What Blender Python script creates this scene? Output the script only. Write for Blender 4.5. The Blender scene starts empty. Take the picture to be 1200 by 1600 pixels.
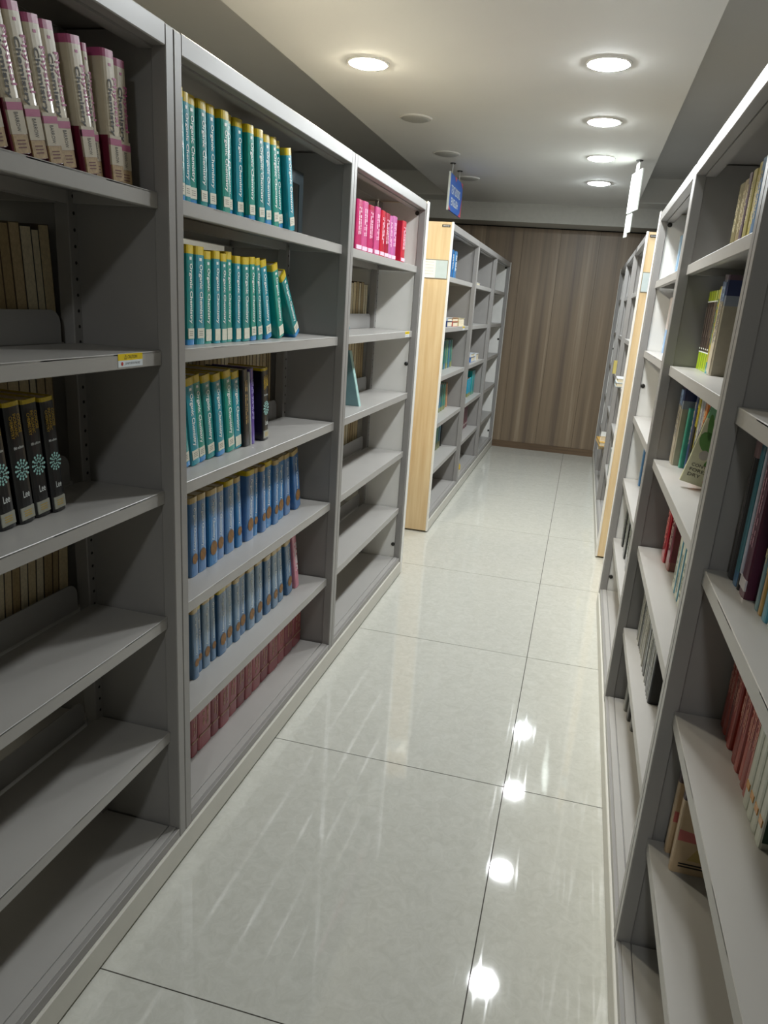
import bpy, bmesh, math, random
from mathutils import Vector, Matrix

# ---------------------------------------------------------------- camera, world, exposure
scn = bpy.context.scene
COL = scn.collection
cam_d = bpy.data.cameras.new('camera')
cam = bpy.data.objects.new('camera', cam_d)
COL.objects.link(cam)
RIGHT = Vector((0.96707, 0.24429, 0.07139))
DOWN = Vector((0.13763, -0.26601, -0.95409))
FWD = Vector((-0.21409, 0.93250, -0.29087))
m = Matrix((RIGHT, -DOWN, -FWD)).transposed().to_4x4()
m.translation = Vector((0, 0, 1.5423))
cam.matrix_world = m
cam_d.sensor_fit = 'HORIZONTAL'
cam_d.sensor_width = 36.0
cam_d.lens = 36.0 * 1135.0 / 1200.0
cam_d.shift_x = -21.26 / 1200.0
cam_d.shift_y = 18.07 / 1200.0
cam_d.clip_start = 0.02
scn.camera = cam

world = bpy.data.worlds.new('world')
scn.world = world
world.use_nodes = True
world.node_tree.nodes['Background'].inputs[0].default_value = (0.5, 0.55, 0.6, 1)
world.node_tree.nodes['Background'].inputs[1].default_value = 0.02

scn.view_settings.view_transform = 'Standard'
scn.view_settings.look = 'None'
scn.view_settings.gamma = 1.0
scn.view_settings.use_curve_mapping = False
scn.view_settings.exposure = 0.38
LAMP = 215.0                       # emission of a lit ceiling lamp

random.seed(7)
rnd = random.Random(11)

# ---------------------------------------------------------------- helpers
def srgb(h):
    h = h.lstrip('#')
    out = []
    for i in (0, 2, 4):
        c = int(h[i:i + 2], 16) / 255
        out.append(c / 12.92 if c <= 0.04045 else ((c + 0.055) / 1.055) ** 2.4)
    return (*out, 1.0)

MATS = {}
def mat(name, col, rough=0.5, metal=0.0, var=0.06, scale=30.0, bump=0.0, spec=0.5, emit=0.0, coat=0.0):
    """principled material with a little procedural colour variation"""
    if name in MATS:
        return MATS[name]
    mt = bpy.data.materials.new(name)
    mt.use_nodes = True
    nt = mt.node_tree
    b = nt.nodes['Principled BSDF']
    c = srgb(col) if isinstance(col, str) else col
    b.inputs['Roughness'].default_value = rough
    b.inputs['Metallic'].default_value = metal
    b.inputs['Specular IOR Level'].default_value = spec
    b.inputs['Coat Weight'].default_value = coat
    b.inputs['Coat Roughness'].default_value = 0.15
    if emit:
        b.inputs['Emission Color'].default_value = c
        b.inputs['Emission Strength'].default_value = emit
        b.inputs['Base Color'].default_value = (0.8, 0.8, 0.8, 1)
    else:
        tc = nt.nodes.new('ShaderNodeTexCoord')
        no = nt.nodes.new('ShaderNodeTexNoise')
        no.inputs['Scale'].default_value = scale
        no.inputs['Detail'].default_value = 3
        nt.links.new(tc.outputs['Object'], no.inputs['Vector'])
        rp = nt.nodes.new('ShaderNodeValToRGB')
        rp.color_ramp.elements[0].position = 0.3
        rp.color_ramp.elements[1].position = 0.7
        rp.color_ramp.elements[0].color = (c[0] * (1 - var), c[1] * (1 - var), c[2] * (1 - var), 1)
        rp.color_ramp.elements[1].color = (min(1, c[0] * (1 + var)), min(1, c[1] * (1 + var)), min(1, c[2] * (1 + var)), 1)
        nt.links.new(no.outputs['Fac'], rp.inputs['Fac'])
        nt.links.new(rp.outputs['Color'], b.inputs['Base Color'])
        if bump:
            bp = nt.nodes.new('ShaderNodeBump')
            bp.inputs['Strength'].default_value = bump
            bp.inputs['Distance'].default_value = 0.002
            nt.links.new(no.outputs['Fac'], bp.inputs['Height'])
            nt.links.new(bp.outputs['Normal'], b.inputs['Normal'])
    MATS[name] = mt
    return mt

def stripes(name, c0, c1, sx, sz, rough, seed=0.0, axis='x', cols=None):
    """vertical wood grain: noise squeezed along the height"""
    mt = bpy.data.materials.new(name)
    mt.use_nodes = True
    nt = mt.node_tree
    b = nt.nodes['Principled BSDF']
    b.inputs['Roughness'].default_value = rough
    tc = nt.nodes.new('ShaderNodeTexCoord')
    mp = nt.nodes.new('ShaderNodeMapping')
    mp.inputs['Scale'].default_value = (sx, sx, sz)
    mp.inputs['Location'].default_value = (seed, seed * 0.37, 0)
    nt.links.new(tc.outputs['Object'], mp.inputs['Vector'])
    no = nt.nodes.new('ShaderNodeTexNoise')
    no.inputs['Scale'].default_value = 1.0
    no.inputs['Detail'].default_value = 5
    no.inputs['Roughness'].default_value = 0.6
    nt.links.new(mp.outputs['Vector'], no.inputs['Vector'])
    rp = nt.nodes.new('ShaderNodeValToRGB')
    e = rp.color_ramp.elements
    e[0].position, e[1].position = 0.32, 0.70
    e[0].color, e[1].color = srgb(c0), srgb(c1)
    if cols:
        for pos, c in cols:
            k = rp.color_ramp.elements.new(pos)
            k.color = srgb(c)
    nt.links.new(no.outputs['Fac'], rp.inputs['Fac'])
    nt.links.new(rp.outputs['Color'], b.inputs['Base Color'])
    MATS[name] = mt
    return mt

def obj(name, me, parent=None, loc=None, rot=None):
    o = bpy.data.objects.new(name, me)
    COL.objects.link(o)
    if parent is not None:
        o.parent = parent
    if loc is not None:
        o.location = loc
    if rot is not None:
        o.rotation_euler = rot
    return o

def empty(name, loc=(0, 0, 0), rot=(0, 0, 0)):
    o = bpy.data.objects.new(name, None)
    o.empty_display_size = 0.05
    COL.objects.link(o)
    o.location = loc
    o.rotation_euler = rot
    return o

def tag(o, label=None, cat=None, group=None, kind=None):
    if label:
        n = len(label.split())
        assert 4 <= n <= 16, (n, label)
        o['label'] = label
    if cat:
        o['category'] = cat
    if group:
        o['group'] = group
    if kind:
        o['kind'] = kind
    return o

class MB:
    """collects boxes / polygons into one mesh"""
    def __init__(s):
        s.v, s.f, s.mi, s.mats = [], [], [], []
    def m(s, mt):
        if mt not in s.mats:
            s.mats.append(mt)
        return s.mats.index(mt)
    def box(s, x0, x1, y0, y1, z0, z1, mt):
        n = len(s.v)
        k = s.m(mt)
        s.v += [(x, y, z) for x in (x0, x1) for y in (y0, y1) for z in (z0, z1)]
        for q in ((0, 1, 3, 2), (4, 6, 7, 5), (0, 4, 5, 1), (2, 3, 7, 6), (0, 2, 6, 4), (1, 5, 7, 3)):
            s.f.append([n + i for i in q])
            s.mi.append(k)
        return s
    def poly(s, pts, mt):
        n = len(s.v)
        s.v += [tuple(p) for p in pts]
        s.f.append(list(range(n, n + len(pts))))
        s.mi.append(s.m(mt))
        return s
    def prism(s, pts, z0, z1, mt, caps=(True, True)):
        """pts: xy outline, counter-clockwise"""
        n = len(s.v)
        c = len(pts)
        k = s.m(mt)
        s.v += [(x, y, z0) for x, y in pts] + [(x, y, z1) for x, y in pts]
        for i in range(c):
            j = (i + 1) % c
            s.f.append([n + i, n + j, n + c + j, n + c + i])
            s.mi.append(k)
        if caps[0]:
            s.f.append([n + i for i in reversed(range(c))])
            s.mi.append(k)
        if caps[1]:
            s.f.append([n + c + i for i in range(c)])
            s.mi.append(k)
        return s
    def lathe(s, prof, n_seg, mt, cx=0, cy=0):
        """prof: (r, z) pairs"""
        n = len(s.v)
        k = s.m(mt)
        for r, z in prof:
            for i in range(n_seg):
                a = 2 * math.pi * i / n_seg
                s.v.append((cx + r * math.cos(a), cy + r * math.sin(a), z))
        for j in range(len(prof) - 1):
            for i in range(n_seg):
                i2 = (i + 1) % n_seg
                s.f.append([n + j * n_seg + i, n + j * n_seg + i2, n + (j + 1) * n_seg + i2, n + (j + 1) * n_seg + i])
                s.mi.append(k)
        s.f.append([n + (len(prof) - 1) * n_seg + i for i in range(n_seg)])
        s.mi.append(k)
        return s
    def mesh(s, name, bevel=0.0, smooth=False):
        me = bpy.data.meshes.new(name)
        me.from_pydata(s.v, [], s.f)
        for mt in s.mats:
            me.materials.append(mt)
        me.polygons.foreach_set('material_index', s.mi)
        bm = bmesh.new()
        bm.from_mesh(me)
        bmesh.ops.recalc_face_normals(bm, faces=bm.faces)
        if bevel:
            bmesh.ops.bevel(bm, geom=list(bm.edges), offset=bevel, segments=1, affect='EDGES', clamp_overlap=True)
        bm.to_mesh(me)
        bm.free()
        if smooth:
            for p in me.polygons:
                p.use_smooth = True
        return me
    def build(s, name, parent=None, loc=None, rot=None, bevel=0.0, smooth=False):
        return obj(name, s.mesh(name, bevel, smooth), parent, loc, rot)

class Pieces:
    """like MB, but every shape becomes a part of its own"""
    def __init__(s, name, root):
        s.n, s.r = name, root
    def poly(s, pts, mt):
        MB().poly(pts, mt).build(s.n, s.r)
    def box(s, *a):
        MB().box(*a).build(s.n, s.r)

# ---- lettering: flat outlines taken from the built-in font, cached
_TXT = {}
def text_outline(s, bold=0.0):
    key = (s, bold)
    if key not in _TXT:
        cu = bpy.data.curves.new('lettering', 'FONT')
        cu.body = s
        cu.align_x = 'CENTER'
        cu.align_y = 'CENTER'
        cu.resolution_u = 2
        cu.offset = bold
        o = bpy.data.objects.new('lettering', cu)
        COL.objects.link(o)
        dg = bpy.context.evaluated_depsgraph_get()
        me = o.evaluated_get(dg).to_mesh()
        v = [tuple(p.co) for p in me.vertices]
        f = [tuple(p.vertices) for p in me.polygons]
        o.evaluated_get(dg).to_mesh_clear()
        bpy.data.objects.remove(o)
        bpy.data.curves.remove(cu)
        xs = [p[0] for p in v]
        ys = [p[1] for p in v]
        cx, cy = (min(xs) + max(xs)) / 2, (min(ys) + max(ys)) / 2
        _TXT[key] = ([(x - cx, y - cy) for x, y, _ in v], f, max(xs) - min(xs), max(ys) - min(ys))
    return _TXT[key]

_TM = {}
def text_mesh(s, length, height, mt, mode, bold=0.0):
    """mode 'down': reads from top to bottom on a face looking to +x; 'flat': reads along +y on a face looking to +x;
    'front': reads along +x on a face looking to -y"""
    key = (s, round(length, 4), round(height, 4), mt.name, mode, bold)
    if key in _TM:
        return _TM[key]
    v, f, w, h = text_outline(s, bold)
    a, b = length / w, height / h
    if mode == 'down':
        vv = [(0, y * b, -x * a) for x, y in v]
    elif mode == 'flat':
        vv = [(0, x * a, y * b) for x, y in v]
    else:
        vv = [(x * a, 0, y * b) for x, y in v]
    me = bpy.data.meshes.new('lettering')
    me.from_pydata(vv, [], f)
    me.materials.append(mt)
    _TM[key] = me
    return me

# ---------------------------------------------------------------- measures of the place
Y0 = 1.5314                   # seam between the first two bays
BP = 1.209                    # one bay
XL, YL = -0.8944, 0.0083      # front of the near left rack and its slight turn
XR = 0.2730                   # front of the near right rack
FX, FY = -0.8962, 4.8252      # far left rack
GX, GY = 0.2734, 4.8140       # far right rack
HR = 2.042                    # rack height
LEVELS = [1.728, 1.400, 1.073, 0.745, 0.414]
BASE = 0.112
DEP = 0.50
HC, HREC = 2.601, 2.814       # ceiling and the raised bays over the racks
CL, CR = -1.532, 0.316
YB, YB2, ZBM = 7.767, 8.141, 2.423
YW = 8.56
WXL, WXR, WYF = -2.7, 2.5, -2.6

# ---------------------------------------------------------------- materials of the setting
M_wall = mat('paint_wall', '#b6b4ac', 0.8, var=0.03)
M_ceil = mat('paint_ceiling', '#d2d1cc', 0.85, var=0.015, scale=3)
M_rec = mat('paint_ceiling_shaded', '#b4b3af', 0.85, var=0.015, scale=3)  # darker ceiling paint: shade of the raised recess put into the colour
M_grout = mat('grout', '#4a463f', 0.9)
M_steel = mat('steel_paint', '#928f8c', 0.36, var=0.02, scale=8)
M_shelf = mat('shelf_paint', '#a9a6a2', 0.36, var=0.02, scale=6)
M_white = mat('white_paint', '#eceae5', 0.4, var=0.02, scale=8)
M_kick = mat('carriage_paint', '#cdcac0', 0.4, var=0.03, scale=6)
M_dark = mat('dark_gap', '#121212', 0.8)
M_plate = mat('stop_plate_paint', '#8f8d8b', 0.45, var=0.03, scale=8)
M_bolt = mat('bolt_steel', '#3a3936', 0.4, metal=0.6)
M_maple = stripes('maple_laminate', '#d3b588', '#e5cfa7', 28, 1.6, 0.45, 3.1)
M_maple_dark = mat('maple_edge', '#7a5a38', 0.5)

def tile_material():
    mt = bpy.data.materials.new('polished_tile')
    mt.use_nodes = True
    nt = mt.node_tree
    b = nt.nodes['Principled BSDF']
    tc = nt.nodes.new('ShaderNodeTexCoord')
    oi = nt.nodes.new('ShaderNodeObjectInfo')
    add = nt.nodes.new('ShaderNodeVectorMath')
    add.operation = 'ADD'
    nt.links.new(tc.outputs['Object'], add.inputs[0])
    nt.links.new(oi.outputs['Location'], add.inputs[1])
    n1 = nt.nodes.new('ShaderNodeTexNoise')
    n1.inputs['Scale'].default_value = 26
    n1.inputs['Detail'].default_value = 9
    n1.inputs['Roughness'].default_value = 0.72
    n1.inputs['Distortion'].default_value = 1.2
    nt.links.new(add.outputs[0], n1.inputs['Vector'])
    r1 = nt.nodes.new('ShaderNodeValToRGB')
    r1.color_ramp.elements[0].position = 0.36
    r1.color_ramp.elements[1].position = 0.66
    r1.color_ramp.elements[0].color = srgb('#c2c1b7')
    r1.color_ramp.elements[1].color = srgb('#cfcec5')
    nt.links.new(n1.outputs['Fac'], r1.inputs['Fac'])
    nt.links.new(r1.outputs['Color'], b.inputs['Base Color'])
    # fine scuffs: thin streaks in the gloss
    mp = nt.nodes.new('ShaderNodeMapping')
    mp.inputs['Rotation'].default_value = (0, 0, 0.22)
    mp.inputs['Scale'].default_value = (90, 3.0, 1)
    nt.links.new(add.outputs[0], mp.inputs['Vector'])
    n2 = nt.nodes.new('ShaderNodeTexNoise')
    n2.inputs['Scale'].default_value = 1.0
    n2.inputs['Detail'].default_value = 3
    nt.links.new(mp.outputs['Vector'], n2.inputs['Vector'])
    r2 = nt.nodes.new('ShaderNodeMapRange')
    r2.inputs['From Min'].default_value = 0.55
    r2.inputs['From Max'].default_value = 0.8
    r2.inputs['To Min'].default_value = 0.04
    r2.inputs['To Max'].default_value = 0.13
    nt.links.new(n2.outputs['Fac'], r2.inputs['Value'])
    nt.links.new(r2.outputs['Result'], b.inputs['Roughness'])
    b.inputs['IOR'].default_value = 1.5
    return mt
M_tile = tile_material()

# ---------------------------------------------------------------- floor, walls, ceiling
floor = MB().box(WXL, WXR, WYF, YW + 0.05, -0.06, -0.0012, M_grout).build('floor')
tag(floor, kind='structure')
TX, T0, TT = -0.0561, 2.1465, 1.004
tile_me = None
for ix in range(-3, 3):
    for iy in range(-5, 7):
        x0, x1 = TX + ix * TT, TX + (ix + 1) * TT
        y0, y1 = T0 + iy * TT, T0 + (iy + 1) * TT
        xa, xb = max(x0, WXL), min(x1, WXR)
        ya, yb = max(y0, WYF), min(y1, YW)
        if xb - xa < 0.05 or yb - ya < 0.05:
            continue
        g = 0.0016
        full = abs(xb - xa - TT) < 1e-6 and abs(yb - ya - TT) < 1e-6
        if full and tile_me is not None:
            me = tile_me
        else:
            me = MB().box(g, xb - xa - g, g, yb - ya - g, -0.02, 0.0, M_tile).mesh('tile')
            if full:
                tile_me = me
        obj('tile', me, floor, (xa, ya, 0))

def wall(name, *b):
    o = MB().box(*b).build(name)
    return tag(o, kind='structure')
wall('wall_left', WXL - 0.1, WXL, WYF, YW + 0.1, 0, HREC, M_wall)
wall('wall_right', WXR, WXR + 0.1, WYF, YW + 0.1, 0, HREC, M_wall)
wall('wall_front', WXL, WXR, WYF - 0.1, WYF, 0, HREC, M_wall)

# far wall: dark laminated boards with joints
wb = MB().box(WXL, WXR, YW + 0.012, YW + 0.1, 0, HREC, M_dark).build('wall_back')
tag(wb, kind='structure')
seams = [WXL, -2.43, -1.61, -1.21, -0.80, -0.395, 0.018, 0.43, 0.84, 1.25, 1.66, 2.07, WXR]
for i in range(len(seams) - 1):
    wm = stripes('walnut_laminate_%d' % i, '#66574a', '#a08f79', 11, 0.22, 0.42, 1.7 * i + 0.5,
                 cols=[(0.45, '#7d6c58'), (0.58, '#87755f')])
    MB().box(seams[i] + 0.0012, seams[i + 1] - 0.0012, YW, YW + 0.012, 0.075, ZBM - 0.012, wm).build('board', wb)
M_skirt = stripes('walnut_skirting', '#5a4735', '#755f48', 1.5, 40, 0.45, 9.0)
tag(MB().box(WXL, WXR, YW - 0.012, YW + 0.012, 0.0, 0.074, M_skirt).build('baseboard_back'), kind='structure')

c = MB()
c.box(CL, CR, WYF, YB, HC, HREC + 0.1, M_ceil)                   # lower middle strip
c.box(WXL, WXR, YB, YB2 + 0.001, HC, HREC + 0.1, M_ceil)         # cross strip in front of the beam
tag(c.build('ceiling'), kind='structure')
c = MB()
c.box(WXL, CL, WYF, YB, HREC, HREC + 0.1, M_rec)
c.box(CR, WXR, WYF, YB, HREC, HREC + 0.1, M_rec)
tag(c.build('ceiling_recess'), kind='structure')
tag(MB().box(WXL, WXR, YB2, YW + 0.1, ZBM, HREC + 0.1, M_wall).build('trim_1'), kind='structure')

# ---------------------------------------------------------------- ceiling lamps
M_ring = mat('lamp_ring', '#d8d6d0', 0.4, var=0.01)
M_off = mat('lamp_off_diffuser', '#9f9e97', 0.5, var=0.02)
def lamp(x, y, kind, label):
    root = empty('ceiling_lamp', (x, y, HC))
    tag(root, label, 'ceiling lamp', 'round ceiling lamps')
    MB().lathe([(0.100, 0.0), (0.100, -0.004), (0.094, -0.007), (0.089, -0.007), (0.088, 0.0)], 40, M_ring).build('trim_ring', root)
    if kind == 'off':
        dm = M_off
    else:
        col = {'warm': (1.0, 0.93, 0.74, 1), 'white': (0.94, 0.985, 1.0, 1), 'cool': (0.88, 0.96, 1.0, 1)}[kind]
        dm = mat('lamp_glow_' + kind, col, emit=LAMP)
    prof = [(0.088, -0.003), (0.086, -0.008), (0.07, -0.013), (0.04, -0.016), (0.012, -0.017)]
    MB().lathe(prof, 40, dm).build('diffuser', root, smooth=True)
LX1, LX2, LY, LP = -1.158, -0.063, 3.709, 1.013
words = ['nearest', 'second', 'third', 'farthest']
for i in range(4):
    lamp(LX2, LY + i * LP, ['white', 'white', 'white', 'cool'][i],
         ['nearest lit lamp in the right row of the ceiling, bright white',
          'second lit lamp from the front in the right ceiling row',
          'third lit lamp from the front in the right ceiling row',
          'farthest lit lamp in the right ceiling row, nearest the beam'][i])
lamp(LX1, LY, 'warm', 'lit warm yellowish lamp in the left row of the ceiling')
for i in range(1, 4):
    lamp(LX1, LY + i * LP, 'off',
         ['', 'nearest unlit lamp in the left ceiling row, grey disc',
          'middle unlit lamp of the left row, before the blue sign',
          'farthest unlit lamp in the left row, behind the blue sign'][i])
# lamps of the same two rows above and behind the camera
lamp(LX2, LY - LP, 'white', 'lit lamp of the right ceiling row just out of frame')
lamp(LX1, LY - LP, 'warm', 'lit warm lamp of the left ceiling row just out of frame')
lamp(LX2, LY - 5 * LP, 'white', 'lit lamp of the right ceiling row behind the viewer')

# ---------------------------------------------------------------- racks
PW = 0.030        # post width
IN = 0.024        # shelf set-back
def m_post():
    # post with a folded lip towards the side panel
    return MB().box(-0.034, 0, 0, PW, 0.083, HR - 0.002, M_steel)
ME_POST = m_post().mesh('upright', bevel=0.0022)
ME_PANEL = MB().box(-0.240, -0.020, 0, 0.004, 0.086, HR - 0.01, M_steel).mesh('side_panel')
ME_PANEL_W = MB().box(-0.240, -0.020, 0, 0.004, 0.086, HR - 0.01, M_white).mesh('side_panel')
ME_SLOT = MB().box(-0.268, -0.232, 0, 0.034, 0.086, HR - 0.012, M_steel).mesh('slotted_post', bevel=0.002)
def m_holes():
    b = MB()
    z = 0.16
    while z < 1.98:
        for side, y in ((-0.2312, 0.017),):
            b.poly([(side, y + 0.004 * math.cos(a), z + 0.004 * math.sin(a)) for a in [i * math.pi / 4 for i in range(8)]], M_dark)
        z += 0.0345
    return b
ME_HOLES = m_holes().mesh('slot_holes')

SW = BP - 2 * PW - 0.003
def m_shelf():
    b = MB()
    b.box(-0.238, -IN, 0, SW, -0.005, 0.0, M_shelf)                 # sheet
    b.box(-IN - 0.004, -IN, 0, SW, -0.032, -0.0005, M_shelf)        # front lip
    b.box(-IN - 0.020, -IN - 0.004, 0, SW, -0.032, -0.029, M_shelf) # lip return
    b.box(-0.238, -0.234, 0, SW, -0.032, -0.005, M_shelf)           # back lip
    b.box(-0.234, -IN - 0.004, 0, 0.003, -0.030, -0.005, M_shelf)
    b.box(-0.234, -IN - 0.004, SW - 0.003, SW, -0.030, -0.005, M_shelf)
    return b
ME_SHELF = m_shelf().mesh('shelf', bevel=0.0012)
def m_stop():
    # low back plate with rounded upper corners
    b = MB()
    r, h, w0, w1 = 0.03, 0.072, 0.045, SW - 0.045
    pts = [(w0, 0.0), (w1, 0.0)]
    pts += [(w1 - r + r * math.cos(a), h - r + r * math.sin(a)) for a in [i * math.pi / 10 for i in range(6)]]
    pts += [(w0 + r - r * math.cos(a), h - r + r * math.sin(a)) for a in [i * math.pi / 10 for i in range(5, -1, -1)]]
    n = len(pts)
    b.v = [(-0.252, y, z) for y, z in pts] + [(-0.249, y, z) for y, z in pts]
    k = b.m(M_plate)
    for i in range(n):
        j = (i + 1) % n
        b.f.append([i, j, n + j, n + i]); b.mi.append(k)
    b.f.append(list(range(n))[::-1]); b.mi.append(k)
    b.f.append([n + i for i in range(n)]); b.mi.append(k)
    return b
ME_STOP = m_stop().mesh('back_stop')
def m_base():
    b = MB()
    b.box(-0.249, -0.036, 0, SW, BASE - 0.006, BASE, M_shelf)
    b.box(-0.033, -0.012, 0, SW, BASE - 0.006, BASE + 0.001, M_shelf)
    b.box(-0.012, -0.001, 0, SW, 0.084, BASE - 0.001, M_steel)
    b.box(-0.038, -0.030, 0, SW, BASE - 0.012, BASE - 0.004, M_steel)
    return b
ME_BASE = m_base().mesh('bottom_shelf', bevel=0.0012)
def m_top():
    b = MB()
    b.box(-0.249, -0.004, 0, BP - 0.002, HR - 0.006, HR, M_steel)
    b.box(-0.060, -0.030, PW, BP - PW, HR - 0.046, HR - 0.040, M_steel)
    b.box(-0.062, -0.058, PW, BP - PW, HR - 0.046, HR - 0.006, M_steel)
    return b
ME_TOP = m_top().mesh('top_panel')
ME_RAIL = MB().box(-0.030, 0.0, PW, BP - PW - 0.001, HR - 0.042, HR, M_steel).mesh('top_rail', bevel=0.002)
BOLT = MB().lathe([(0.011, 0), (0.011, 0.004), (0.006, 0.007)], 10, M_bolt).mesh('bolt')

M_cy = mat('sticker_yellow', '#e6c800', 0.4, var=0.01)
M_cw = mat('sticker_white', '#dfe6ea', 0.4, var=0.01)
M_ink = mat('ink_black', '#1c1a18', 0.6, var=0.01)
M_red = mat('ink_red', '#b8322c', 0.5, var=0.01)
def sticker(parent, y, w=0.086, h=0.027):
    o = MB().box(-IN + 0.0002, -IN + 0.0007, y, y + w, -0.0005 - h * 0.5, -0.0005, M_cy) \
            .box(-IN + 0.0002, -IN + 0.0007, y, y + w, -0.0005 - h, -0.0005 - h * 0.5, M_cw).build('caution_sticker', parent)
    o['label'] = 'yellow and white caution sticker'
    # letters share one mesh with their triangle sign
    b = MB()
    x = -IN + 0.0010
    cy = y + w * 0.30
    b.poly([(x, cy - 0.005, -0.0115), (x, cy + 0.005, -0.0115), (x, cy, -0.0025)], M_ink)
    b.poly([(x + 0.0001, cy - 0.0033, -0.0105), (x + 0.0001, cy + 0.0033, -0.0105), (x + 0.0001, cy, -0.0045)], M_cy)
    v, f, tw, th = text_outline('CAUTION', 0.01)
    def put(cyy, cz, ln, hh, s, mt):
        v, f, tw, th = text_outline(s, 0.0)
        n = len(b.v)
        b.v += [(x, cyy + p[0] * ln / tw, cz + p[1] * hh / th) for p in v]
        k = b.m(mt)
        for q in f:
            b.f.append([n + i for i in q]); b.mi.append(k)
    put(y + w * 0.57, -0.0072, 0.033, 0.0065, 'CAUTION', M_ink)
    put(y + w * 0.58, -0.0205, 0.052, 0.0045, 'DO NOT STEP ON THE SHELF', M_ink)
    b.poly([(x, y + w * 0.15 + 0.004 * math.cos(a), -0.0205 + 0.004 * math.sin(a)) for a in [i * math.pi / 5 for i in range(10)]], M_red)
    b.build('sticker_print', parent)

def make_rack(name, loc, rz, label, white_ends, wood_at=None, stickers=()):
    """three bays; local x = 0 is the front, local y runs along the bays.
    white_ends: bays ends (0 = y 0, 3 = y max) whose inner side panel is white; wood_at: 'lo' or 'hi' end with the wood fascia"""
    root = empty(name, loc, (0, 0, rz))
    tag(root, label, 'bookshelf', 'steel library racks')
    L = 3 * BP
    b = MB()
    b.box(-DEP - 0.006, 0.006, 0, L, 0.010, 0.083, M_kick)
    b.build('carriage_base', root, bevel=0.002)
    b = MB()
    b.box(-DEP + 0.03, -0.012, 0.004, L - 0.004, 0.0, 0.012, M_dark)  # near-black plinth, painted as the shadow line beneath the carriage
    b.build('shadow_plinth', root)
    shelves = {}
    back = Matrix.Translation((-DEP, 0, 0)) @ Matrix.Scale(-1, 4, (1, 0, 0))
    for bay in range(3):
        y = bay * BP
        for e in (0, 1):
            yp = y + 0.0008 if e == 0 else y + BP - PW - 0.0008
            ypan = y + PW - 0.010 if e == 0 else y + BP - PW + 0.006
            ysl = y + PW - 0.012 if e == 0 else y + BP - PW - 0.022
            w = (bay == 0 and e == 0 and 0 in white_ends) or (bay == 2 and e == 1 and 3 in white_ends)
            for s in (0, 1):
                o = obj('upright', ME_POST, root, (0, yp, 0))
                q = obj('side_panel', ME_PANEL_W if w else ME_PANEL, root, (0, ypan, 0))
                if s:
                    for k in (o, q):
                        k.location.x = -DEP
                        k.scale.x = -1
            o = obj('slotted_post', ME_SLOT, root, (0, ysl, 0))
            obj('slot_holes', ME_HOLES, o)
            if w:
                for z in (1.985, 1.226, 0.19):
                    obj('bolt', BOLT, root, (-0.045, ypan + (0.004 if e == 0 else 0.0), z),
                        (math.pi / 2 if e else -math.pi / 2, 0, 0))
        for s in (0, 1):
            def side(k):
                if s:
                    k.location.x = -DEP
                    k.scale.x = -1
                return k
            for li, z in enumerate(LEVELS):
                o = side(obj('shelf', ME_SHELF, root, (0, y + PW + 0.0015, z)))
                if s == 0:
                    shelves[(bay, li)] = o
                    obj('back_stop', ME_STOP, o)
            side(obj('bottom_shelf', ME_BASE, root, (0, y + PW + 0.0015, 0)))
            side(obj('top_panel', ME_TOP, root, (0, y + 0.001, 0)))
            side(obj('top_rail', ME_RAIL, root, (0, y, 0)))
    for bay, li, yy in stickers:
        sticker(shelves[(bay, li)], yy)
    # end panels: maple board with a white edge profile
    for end in ('lo', 'hi'):
        ya, yb = (-0.021, -0.001) if end == 'lo' else (L + 0.001, L + 0.021)
        p = MB().box(-DEP - 0.002, 0.001, ya, yb, 0.012, HR + 0.002, M_maple).build('end_panel', root)
        yo = (ya - 0.002, yb) if end == 'lo' else (ya, yb + 0.002)
        wide = end != wood_at
        if wide:          # broad white profile folded round the front of the last post
            ta, tb = (yo[0] - 0.008, yb + 0.016) if end == 'lo' else (ya - 0.016, yo[1] + 0.008)
            MB().box(0.0008, 0.0055, ta, tb, 0.010, HR + 0.004, M_white).build('edge_trim', p, bevel=0.0015)
        else:
            MB().box(-0.008, 0.005, yo[0], yo[1], 0.010, HR + 0.004, M_white).build('edge_trim', p, bevel=0.0015)
        MB().box(-DEP - 0.006, -DEP + 0.008, yo[0], yo[1], 0.010, HR + 0.004, M_white).build('edge_trim', p, bevel=0.0015)
        if end == wood_at:
            yf = ya if end == 'lo' else yb
            sg = -1 if end == 'lo' else 1
            fascia(p, yf, sg)
    return root

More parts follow.
